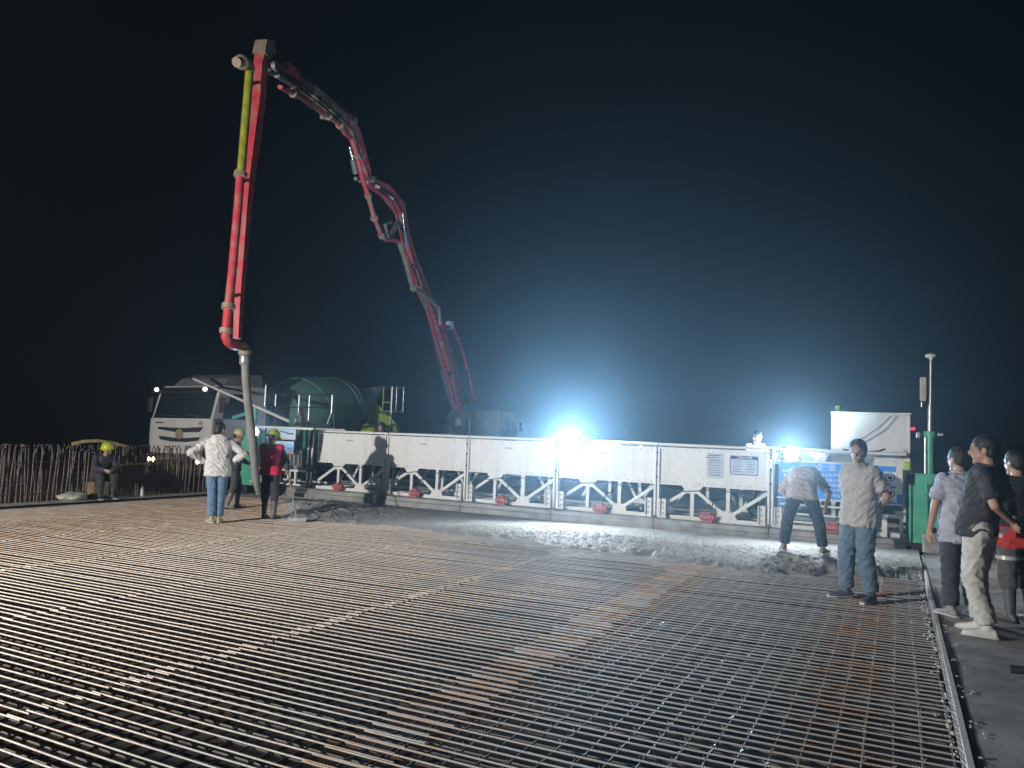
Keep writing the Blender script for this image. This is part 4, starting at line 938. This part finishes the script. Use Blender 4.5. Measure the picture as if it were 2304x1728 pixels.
def hand(mb, w, d, palm, side, curl):
    d = Vector(d).normalized(); a = d.cross(Vector(palm)).normalized(); p = a.cross(d).normalized()*1
    if p.dot(Vector(palm)) < 0: p = -p
    R = Matrix((a, d, p)).transposed()
    mb.ell(w+d*.048, (.041, .055, .019), R, 12, 8); caps(mb, w-d*.01, w+d*.03, .027, .03)
    for k, (o, L) in enumerate(((-.031, .068), (-.0105, .079), (.0105, .074), (.031, .058))):
        r = w+d*.088+a*o*side; c1 = curl*.7; d1 = (d*math.cos(c1)+p*math.sin(c1)+a*o*side*1.5).normalized(); m_ = r+d1*L*.52
        c2 = curl*1.7; d2 = (d*math.cos(c2)+p*math.sin(c2)+a*o*side*.8).normalized()
        caps(mb, r-d*.02, m_, .0095, .009, 8); caps(mb, m_, m_+d2*L*.5, .009, .0075, 8)
    r = w+d*.025-a*side*.032; d1 = (d*.65-a*side*.6+p*(.3+.3*curl)).normalized(); m_ = r+d1*.042
    d2 = (d*.85-a*side*.2+p*(.3+.4*curl)).normalized()
    caps(mb, r, m_, .0125, .011, 8); caps(mb, m_, m_+d2*.034, .011, .009, 8)

SKIN = mat('skin', (.44, .26, .18), .5, 0, .15, 25, .1, 120)
DEF = dict(pel=(0, 0, .95), chest=(0, .0, 1.23), neck=(0, -.015, 1.45), head=(0, .02, 1.605),
           hipL=(-.09, 0, .92), hipR=(.09, 0, .92), kneeL=(-.1, .02, .5), kneeR=(.1, .02, .5), ankL=(-.11, -.02, .09), ankR=(.11, -.02, .09),
           shL=(-.172, -.01, 1.385), shR=(.172, -.01, 1.385), elL=(-.235, -.03, 1.12), elR=(.235, -.03, 1.12), wrL=(-.25, .04, .87), wrR=(.25, .04, .87),
           footL=(-.18, 1), footR=(.18, 1), look=(0, 1, -.05), curl=.45, palmL=(1, .1, 0), palmR=(-1, .1, 0))
def person(label, base, facing, H, J, top, sleeve, hem, legs, shoes, hair=True, helmet=None, hood=False, vest=None, vhem=None, boots=False, vox=.009, loose=1.0, long_hair=0, wseed=0, legw=1.0, collar=None, handdirL=None, handdirR=None):
    j = dict(DEF); j.update(J); sc = H/1.72
    V = {k: Vector(v)*sc if len(v) == 3 and k not in ('look', 'palmL', 'palmR') else Vector(v) for k, v in j.items() if k != 'curl'}
    f0 = Vector((facing[0], facing[1], 0)).normalized()
    root = thing('person', label, 'person', base, (0, 0, math.atan2(f0.y, f0.x)-PI/2))
    sd = (V['shR']-V['shL']).normalized(); hs = (V['hipR']-V['hipL']).normalized()
    pel, ch, nk, hd_ = V['pel'], V['chest'], V['neck'], V['head']
    def rings(grow, hem_, neckr, loosen):
        t0 = (ch-pel).normalized(); t1 = (nk-ch).normalized(); rr = []
        dn = (t0*.4+Vector((0, 0, 1))*.6).normalized()
        def R(c, w, d, t, s): f = t.cross(s).normalized(); rr.append((c, (w*loosen+grow)*sc, (d*loosen+grow)*sc, s, f))
        R(pel-dn*hem_*sc, .168, .118, dn, hs); R(pel-dn*hem_*.5*sc, .172, .122, dn, hs); R(pel, .168, .118, t0, hs)
        R(pel.lerp(ch, .5), .148, .105, t0, (hs+sd).normalized()); R(ch, .17, .118, (t0+t1).normalized(), sd)
        R(ch.lerp(nk, .55), .182, .112, t1, sd); R(ch.lerp(nk, .82), .15, .085, t1, sd); R(nk, neckr, neckr, t1, sd)
        return rr
    lk = Vector(j['look']).normalized(); hf = lk; hsd = hf.cross(Vector((0, 0, 1))).normalized(); hu = hsd.cross(hf).normalized()
    HR = Matrix((hsd, hf, hu)).transposed()
    sh0 = sc; hsc = sc*1.07
    hp = lambda x, y, z: hd_+HR @ Vector((x, y, z))*hsc
    b = MB(); loft(b, rings(0, .06, .058, 1))
    caps(b, nk-Vector((0, 0, .03))*sc, hp(0, -.015, -.06), .058*sc, .054*sc)
    b.ell(hp(0, -.004, .012), tuple(q*hsc for q in (.075, .094, .092)), HR); b.ell(hp(0, .022, -.055), tuple(q*hsc for q in (.056, .068, .064)), HR)
    b.ell(hp(0, .098, -.03), tuple(q*hsc for q in (.013, .02, .026)), HR, 10, 8); b.ell(hp(0, .07, -.108), tuple(q*hsc for q in (.026, .026, .02)), HR, 10, 8)
    b.ell(hp(0, .078, .012), tuple(q*hsc for q in (.05, .018, .014)), HR, 10, 8)
    for s in (-1, 1): b.ell(hp(s*.078, -.012, -.022), tuple(q*hsc for q in (.011, .022, .033)), HR, 10, 8)
    for s, q in ((-1, 'L'), (1, 'R')):
        sh, el, wr, hip, kn, an = (V[k+q] for k in ('sh', 'el', 'wr', 'hip', 'knee', 'ank'))
        caps(b, sh, el, .05*sc, .04*sc); caps(b, el, wr, .041*sc, .028*sc)
        hdv = {'L': handdirL, 'R': handdirR}[q] or ((wr-el).normalized()+Vector((0, 0, -.15)))
        hand(b, wr, hdv, j['palm'+q], s, j['curl'])
        caps(b, hip, kn, .078*sc, .052*sc); caps(b, kn, an, .05*sc, .036*sc)
        fd = Vector((*j['foot'+q], 0)).normalized(); caps(b, an-Vector((0, 0, .04))*sc, an+fd*.11*sc-Vector((0, 0, .06))*sc, .03*sc, .02*sc)
    link('body', solid(b, vox, 4), SKIN, root)
    for s in (-1, 1):
        MB().ell(hp(s*.03, .08, -.006), tuple(q*hsc for q in (.014, .009, .0065)), HR, 10, 6).build('eye', mat('eye_dark', (.03, .02, .02), .3), root, 60)
        MB().ell(hp(s*.03, .083, .014), tuple(q*hsc for q in (.02, .008, .004)), HR, 10, 6).build('eyebrow', mat('brow', (.03, .025, .02), .8), root, 60)
    MB().ell(hp(0, .083, -.082), tuple(q*hsc for q in (.021, .008, .005)), HR, 10, 6).build('mouth', mat('lip', (.25, .09, .08), .5), root, 60)
    # clothing
    sh_ = MB(); loft(sh_, rings(.022, hem, .068, loose))
    for s, q in ((-1, 'L'), (1, 'R')):
        sh, el, wr = V['sh'+q], V['el'+q], V['wr'+q]
        if sleeve == 'long':
            caps(sh_, sh, el, .058*sc*loose, .054*sc*loose); caps(sh_, el, el.lerp(wr, .93), .057*sc*loose, .042*sc*loose, flat=True)
        elif sleeve == 'short': caps(sh_, sh, sh.lerp(el, .78), .058*sc*loose, .064*sc*loose, flat=True)
        elif sleeve == 'none': caps(sh_, sh, sh.lerp(el, .12), .066*sc, .066*sc, flat=True)
    if hood:
        t1 = (nk-ch).normalized(); f = t1.cross(sd).normalized()
        sh_.ell(nk-f*.075*sc-Vector((0, 0, .02)), (.13*sc, .07*sc, .085*sc)); sh_.ell(nk-f*.1*sc-Vector((0, 0, .08)), (.1*sc, .05*sc, .07*sc))
        for s in (-1, 1): sh_.ell(nk+sd*s*.085*sc-f*.02*sc+Vector((0, 0, .005)), (.045*sc, .08*sc, .045*sc))
    so = link('hoodie' if hood else 'shirt', solid(sh_, .011, 4, .018, 9, wseed), top, root)
    if collar:
        t1 = (nk-ch).normalized(); cb = MB(); f = t1.cross(sd).normalized()
        loft(cb, [(nk-t1*.02*sc, .085*sc, .08*sc, sd, f), (nk+t1*.03*sc, .072*sc, .07*sc, sd, f), (nk+t1*.015*sc-f*0, .092*sc, .088*sc, sd, f)]); link('collar', solid(cb, .008, 2), collar, root)
    if vest:
        vb = MB(); loft(vb, rings(.05, hem*.9 if vhem is None else vhem, .09, loose))
        for s, q in ((-1, 'L'), (1, 'R')): caps(vb, V['sh'+q], V['sh'+q].lerp(V['el'+q], .12), .088*sc, .086*sc, flat=True)
        link('vest', solid(vb, .012, 4, .012, 8, wseed+3), vest, root)
    tr = MB(); t0 = (ch-pel).normalized(); fw = t0.cross(hs).normalized()
    loft(tr, [(pel+t0*.07*sc, .15*sc, .108*sc, hs, fw), (pel-Vector((0, 0, .02)), .165*sc, .118*sc, hs, fw), (V['hipL'].lerp(V['hipR'], .5)-Vector((0, 0, .07*sc)), .165*sc, .115*sc, hs, fw)])
    for q in 'LR':
        hip, kn, an = V['hip'+q], V['knee'+q], V['ank'+q]
        caps(tr, hip, kn, .098*sc*legw, .074*sc*legw); caps(tr, kn, kn.lerp(an, .93 if not boots else .4), .076*sc*legw, .066*sc*legw, flat=True)
    link('trousers', solid(tr, .011, 5, .013, 9, wseed+7), legs, root)
    for q in 'LR':
        an, kn = V['ank'+q], V['knee'+q]; fd = Vector((*j['foot'+q], 0)).normalized(); sdv = Vector((fd.y, -fd.x, 0))
        zb = an.z-.09*sc; fb = MB(); c0 = Vector((an.x, an.y, zb)); U = Vector((0, 0, 1))
        rr = []
        for t, w, h in ((-.075, .026, .05), (-.06, .036, .075), (-.01, .04, .095), (.05, .042, .08), (.11, .047, .06), (.165, .044, .048), (.195, .028, .036)):
            rr.append((c0+fd*t*sc+U*(h*.5+.004)*sc, w*sc, h*.5*sc, sdv, U))
        loft(fb, rr, 14, 2.6)
        caps(fb, an-U*.02, an.lerp(kn, .62 if boots else .12), .046*sc, (.066 if boots else .045)*sc, flat=True)
        so_ = link('boot' if boots else 'shoe', solid(fb, .009, 2), shoes, root)
        sb = MB(); loft(sb, [(c0+fd*t*sc+U*.011, w*sc, .011, sdv, U) for t, w in ((-.082, .025), (-.06, .04), (.05, .043), (.11, .05), (.17, .046), (.202, .028))], 12, 3)
        sb.build('sole', mat('sole_white', (.6, .6, .58), .7) if not boots else M_black, so_, 60)
    if hair and not helmet:
        hb = MB(); hb.ell(hp(0, -.018, .026), tuple(q*hsc for q in (.084, .098, .092)), HR); hb.ell(hp(0, -.045, -.03), tuple(q*hsc for q in (.073, .062, .06)), HR)
        link('hair', solid(hb, .009, 2, .006, 40, wseed), mat('hair_black', (.018, .016, .015), .55, 0, .4, 60, .4, 150), root)
    if helmet:
        prof = [(.128, -.02), (.132, 0), (.128, .03), (.118, .07), (.095, .105), (.055, .128), (.002, .135)]
        he = MB().lathe([(r*sc, h*sc) for r, h in prof], hp(0, -.005, .028), hu, 24).build('helmet', helmet, root, 40)
        br = MB(); br.lathe([(.12*sc, -.012*sc), (.15*sc, -.02*sc), (.152*sc, -.014*sc), (.12*sc, .0)], hp(0, .01, .028), hu, 24); br.build('brim', helmet, he, 40)
        MB().beam(hp(0, -.12, .075), hp(0, .1, .125), .03*sc, .02*sc, up=hu).build('ridge', helmet, he)
        if hair: 
            hb = MB(); hb.ell(hp(0, -.03, -.01), tuple(q*hsc for q in (.08, .085, .07)), HR); link('hair', solid(hb, .01, 2), mat('hair_black', (.018, .016, .015), .55, 0, .4, 60, .4, 150), root)
    return root
def cloth(n_, c, r=.85, var=.2): return mat(n_, c, r, 0, var, 14, .25, 220)
def vdir(p): d = Vector((p[0], p[1], 0)).normalized(); return d, Vector((d.y, -d.x, 0))
hel_lime = mat('helmet_lime', (.5, .58, .03), .35, 0, .1, 5); hel_yel = mat('helmet_pale', (.5, .5, .25), .4, 0, .15, 5); hel_grn = mat('helmet_green', (.32, .42, .06), .4, 0, .15, 5)
# man in the pale hoodie, hands on hips, seen from behind
p = g(483, 1176); v, r_ = vdir(p)
person('man in pale grey hoodie and blue jeans with hands on his hips', p, v+r_*.12, 1.79,
       dict(elL=(-.43, -.10, 1.19), wrL=(-.21, .03, 1.02), elR=(.42, -.06, 1.18), wrR=(.2, .06, 1.02), look=(.75, 1, -.05), curl=.7, kneeR=(.07, .05, .5), ankR=(.06, .0, .09), kneeL=(-.07, .0, .5), ankL=(-.05, -.06, .09), palmL=(.6, .6, -.4), palmR=(-.6, .6, -.4), footL=(-.5, 1)),
       cloth('hoodie_grey', (.62, .61, .6)), 'long', .15, cloth('jeans_blue', (.13, .22, .34)), mat('shoe_tan', (.45, .38, .25), .7), hood=True, loose=1.1, wseed=1, handdirL=(.5, .5, -.6), handdirR=(-.5, .5, -.6))
# worker steadying the hose
hz = HOSE[5]; v, r_ = vdir((hz.x, hz.y)); base = Vector((hz.x, hz.y, 0))-r_*.40-v*.02
person('worker in dark clothes and pale helmet holding the grey hose', base, r_+v*.05, 1.66,
       dict(elL=(-.22, .08, 1.16), wrL=(-.07, .27, 1.22), elR=(.2, .1, 1.1), wrR=(.06, .27, 1.0), head=(0, .06, 1.6), look=(.0, 1, -.35), curl=1.25, ankL=(-.13, .1, .09), kneeL=(-.11, .12, .5), ankR=(.13, -.12, .09), palmL=(.9, .4, 0), palmR=(-.9, .4, 0)),
       cloth('work_dark', (.05, .05, .07)), 'long', .12, cloth('work_trousers', (.07, .07, .075)), mat('boot_grey', (.2, .2, .19), .6), helmet=hel_yel, boots=True, wseed=2, handdirL=(.5, .8, 0), handdirR=(-.5, .8, 0))
# worker with the red vest and a rake
p = g(604, 1166, .0); v, r_ = vdir(p); fc = (v*.9+r_*.45).normalized(); fr_ = Vector((fc.y, -fc.x, 0))
RB = g(668, 1168, .05); RT = Vector(p)+fc*.30+fr_*.10+Vector((0, 0, 1.28))
loc = lambda w: tuple((Vector(((w-p).dot(fr_), (w-p).dot(fc), (w-p).z)))*(1.72/1.66))
hA = RB.lerp(RT, .93); hB = RB.lerp(RT, .66)
person('worker in red vest and green helmet with his back turned, raking concrete', p, fc, 1.66,
       dict(elL=(-.22, .1, 1.15), wrL=tuple(Vector(loc(hA))+Vector((-.06, -.05, 0))), elR=(.3, .05, 1.12), wrR=tuple(Vector(loc(hB))+Vector((.02, -.09, .04))), look=(.1, 1, -.45), curl=1.3, ankL=(-.13, .06, .09), ankR=(.14, -.06, .09), palmL=(.9, .3, .2), palmR=(-.9, .3, .2)),
       cloth('sleeve_dark', (.045, .05, .055)), 'long', .1, cloth('trousers_black', (.04, .04, .042)), mat('boot_dark', (.09, .09, .09), .5), helmet=hel_grn, vest=cloth('vest_red', (.62, .02, .09)), boots=True, wseed=3, handdirL=(.6, .6, -.2), handdirR=(-.1, .9, -.3))
rk = thing('concrete_rake', 'long handled concrete rake resting on the fresh concrete', 'rake', RB)
MB().tube([(0, 0, 0), (RT-RB)*.5, (RT-RB)*1.05], .016, 8).build('handle', mat('handle_wood', (.34, .3, .26), .7), rk)
MB().box((0, 0, -.01), (.34, .02, .07), Matrix.Rotation(.5, 3, 'Z')).build('blade', M_grey, rk)
# seated worker with lime helmet
pb_ = Vector((XL-.36, 10.98, .07)); 
person('seated worker in lime yellow helmet and dark clothes on the far kerb', pb_, (.95, -.15), 1.68,
       dict(pel=(0, -.26, .50), chest=(0, -.17, .78), neck=(0, -.05, .98), head=(0, .03, 1.125), hipL=(-.09, -.24, .48), hipR=(.09, -.24, .48), kneeL=(-.15, .16, .52), kneeR=(.15, .12, .53), ankL=(-.14, .12, .09), ankR=(.17, .2, .09),
            shL=(-.18, -.08, .94), shR=(.18, -.08, .94), elL=(-.24, .02, .7), elR=(.24, .0, .7), wrL=(-.06, .2, .64), wrR=(.1, .19, .66), look=(.6, 1, -.3), curl=.8),
       cloth('jacket_navy', (.05, .05, .075)), 'long', .06, cloth('trousers_dark', (.05, .05, .055)), mat('shoe_dark', (.06, .06, .07), .6), helmet=hel_lime, wseed=4, vox=.011)
o = MB().box(pb_+Vector((-.3, .04, .19)), (.34, .4, .36), bev=.02).build('timber_block', mat('timber', (.25, .18, .11), .8, 0, .4, 9, .4, 40)); tag(o, 'timber block under the seated worker on the far kerb', 'block')
# worker on the machine leaning on the top rail
q_ = gy(877, 960, YB+.95)
person('dark clad worker standing on the machine and leaning over its top rail', (q_.x, YB+.85, .36), (.1, -1), 1.7,
       dict(chest=(0, .1, 1.2), neck=(0, .2, 1.38), head=(0, .28, 1.5), shL=(-.19, .17, 1.34), shR=(.19, .17, 1.34), elL=(-.4, .36, 1.27), elR=(.4, .36, 1.27), wrL=(-.5, .52, 1.36), wrR=(.45, .55, 1.36), look=(-.2, 1, -.4)),
       cloth('overall_dark', (.06, .06, .065)), 'long', .08, cloth('trousers_dark', (.05, .05, .055)), mat('shoe_dark', (.06, .06, .07), .6), wseed=5, vox=.012)
pm2 = MB().box((q_.x, YB+.85, .34), (1.6, .6, .03)).build('catwalk_plank', M_wood); tag(pm2, 'plank laid inside the machine under the leaning worker', 'plank')
# worker behind the notices
q_ = gy(1703, 990, YB+.95)
person('worker in pale shirt standing inside the machine behind the notice plate', (q_.x, YB+.8, .30), (.75, -.6), 1.66,
       dict(head=(0, .05, 1.57), neck=(0, .02, 1.43), look=(.1, 1, -.3), elL=(-.3, .02, 1.14), wrL=(-.15, .2, 1.05), elR=(.3, .05, 1.14), wrR=(.15, .22, 1.05)),
       cloth('shirt_pale', (.55, .6, .65)), 'short', .08, cloth('trousers_dark', (.05, .05, .055)), mat('shoe_dark', (.06, .06, .07), .6), wseed=6, vox=.011)
pm3 = MB().box((q_.x, YB+.75, .28), (1.6, .6, .03)).build('catwalk_plank', M_wood); tag(pm3, 'plank laid inside the machine under the worker in pale shirt', 'plank')
# man bending over the concrete
p = g(1806, 1242, .05); v, r_ = vdir(p)
person('man in grey shirt bending down over the fresh concrete in dark trousers', p, v+r_*.1, 1.72,
       dict(pel=(0, -.08, .9), chest=(0, .13, 1.13), neck=(0, .39, 1.15), head=(0, .53, 1.05), hipL=(-.1, -.05, .87), hipR=(.1, -.05, .87), kneeL=(-.22, .05, .48), kneeR=(.22, .05, .48), ankL=(-.27, -.02, .09), ankR=(.29, -.04, .09),
            shL=(-.19, .31, 1.1), shR=(.19, .31, 1.1), elL=(-.36, .3, .9), elR=(.36, .28, .9), wrL=(-.2, .42, .74), wrR=(.3, .38, .68), look=(0, .7, -.7), footL=(-.3, 1), footR=(.35, 1)),
       cloth('shirt_grey', (.46, .39, .35)), 'short', .1, cloth('jeans_dark', (.035, .05, .07)), mat('boot_brown', (.2, .17, .14), .6), wseed=7, loose=1.12, legw=1.1)
# man in the beige polo, hands behind his back
p = g(1935, 1352); 
person('man in beige polo shirt and loose blue jeans with hands behind his back', p, (-.62, -.72), 1.73,
       dict(elL=(-.27, -.1, 1.13), wrL=(-.07, -.17, .95), elR=(.27, -.1, 1.13), wrR=(.07, -.17, .93), look=(-.55, 1, -.12), curl=.9, ankL=(-.1, -.05, .09), ankR=(.19, .0, .09), kneeR=(.15, .03, .5), kneeL=(-.1, .03, .5), footL=(-.3, 1), footR=(.4, 1), palmL=(.2, -1, 0), palmR=(-.2, -1, 0)),
       cloth('polo_beige', (.43, .40, .37)), 'short', .15, cloth('jeans_pale', (.12, .18, .25)), mat('shoe_navy', (.1, .11, .14), .6), wseed=8, loose=1.1, legw=1.16, vox=.007, collar=cloth('polo_beige', (.43, .40, .37)), handdirL=(1, -.1, -.35), handdirR=(-1, -.1, -.35))
# man in the pale blue polo
p = g(2163, 1387)
person('man in pale blue polo shirt and dark trousers seen from behind', p, (-.45, .9), 1.68,
       dict(elL=(-.25, .0, 1.12), wrL=(-.28, .05, .86), elR=(.24, .0, 1.12), wrR=(.25, .08, .87), look=(-.35, 1, -.05), curl=.6, footL=(-.3, 1)),
       cloth('polo_blue', (.42, .45, .55)), 'short', .2, cloth('trousers_navy', (.05, .05, .07)), mat('shoe_mix', (.3, .3, .3), .6), wseed=9, loose=1.06, legw=1.1, vox=.007, collar=cloth('collar_pale', (.5, .52, .55)))
# man in the black polo and pale trousers
p = g(2212, 1428)
person('man in black polo shirt and pale trousers with hands clasped behind him', p, (-.9, .32), 1.78,
       dict(pel=(0, .03, .95), chest=(0, -.03, 1.23), neck=(0, -.07, 1.45), head=(0, -.03, 1.61), shL=(-.18, -.06, 1.4), shR=(.18, -.06, 1.4), elL=(-.25, -.17, 1.13), wrL=(-.05, -.24, 1.0), elR=(.25, -.17, 1.13), wrR=(.07, -.23, .98), look=(-.15, 1, -.08), curl=.9,
            kneeL=(-.1, .05, .5), ankL=(-.11, -.07, .09), kneeR=(.1, .07, .5), ankR=(.1, .05, .09), footL=(-.1, 1), footR=(.1, 1), palmL=(.1, -1, 0), palmR=(-.1, -1, 0)),
       cloth('polo_black', (.045, .045, .048)), 'short', .1, cloth('trousers_khaki', (.56, .55, .53)), mat('shoe_white', (.6, .6, .58), .6), wseed=10, loose=1.02, legw=1.12, vox=.007, collar=cloth('polo_black', (.045, .045, .048)), handdirL=(1, -.1, -.35), handdirR=(-1, -.1, -.35))
# worker in red at the edge of the walkway
p = g(2294, 1400); v, r_ = vdir(p)  # black vest added to stand for the shade over his upper body
rw = person('worker in red shirt under a dark shade layer and dark trousers with reflective bands', p, (-.5, .8), 1.66,
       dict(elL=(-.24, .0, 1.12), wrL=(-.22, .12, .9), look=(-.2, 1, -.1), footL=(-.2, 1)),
       cloth('shirt_red', (.5, .03, .03)), 'long', .2, cloth('trousers_grey', (.1, .1, .1)), mat('boot_dark', (.09, .09, .09), .5), wseed=11, boots=True, legw=1.12, vest=cloth('vest_shade', (.02, .02, .022)), vhem=-.02)
for (x_, z_) in ((-.1, .83), (-.1, .62), (.1, .62)):
    mb = MB(); mb.lathe([(.098, -.018), (.104, -.018), (.104, .018), (.098, .018)], (x_, .01, z_), (0, 0, 1), 18); mb.build('reflective_band', mat('reflective', (.7, .7, .68), .25, .3), rw, 60)

# ------------------------------------------------------------------ haze
hz_ = MB().box((0, 60, 12.5), (880, 860, 43)).build('haze', None); stuff(hz_)
hm = bpy.data.materials.new('night_haze'); hm.use_nodes = True; nt_ = hm.node_tree
for nd in list(nt_.nodes):
    if nd.type == 'BSDF_PRINCIPLED': nt_.nodes.remove(nd)
pv = nt_.nodes.new('ShaderNodeVolumePrincipled'); pv.inputs['Color'].default_value = (.8, .9, 1, 1); pv.inputs['Density'].default_value = .003; pv.inputs['Anisotropy'].default_value = .83
nt_.links.new(pv.outputs[0], nt_.nodes['Material Output'].inputs['Volume']); hz_.data.materials.append(hm)

# ------------------------------------------------------------------ small things on the walkway
p = g(2100, 1248, 0)
mb = MB(); mb.box((p.x, p.y+.2, .16), (.3, .3, .33), bev=.03); tag(mb.build('concrete_block', mat('block_concrete', (.4, .39, .37), .9, 0, .4, 6, .5, 40)), 'rough concrete block beside the green end leg', 'block')
p = g(2272, 1505, .03)
mb = MB().tube([p, p+Vector((.25, .03, 0)), p+Vector((.7, -.05, 0))], .03, 10); tag(mb.build('rubber_hose', M_black, smooth=60), 'end of a black rubber hose lying on the walkway', 'hose')
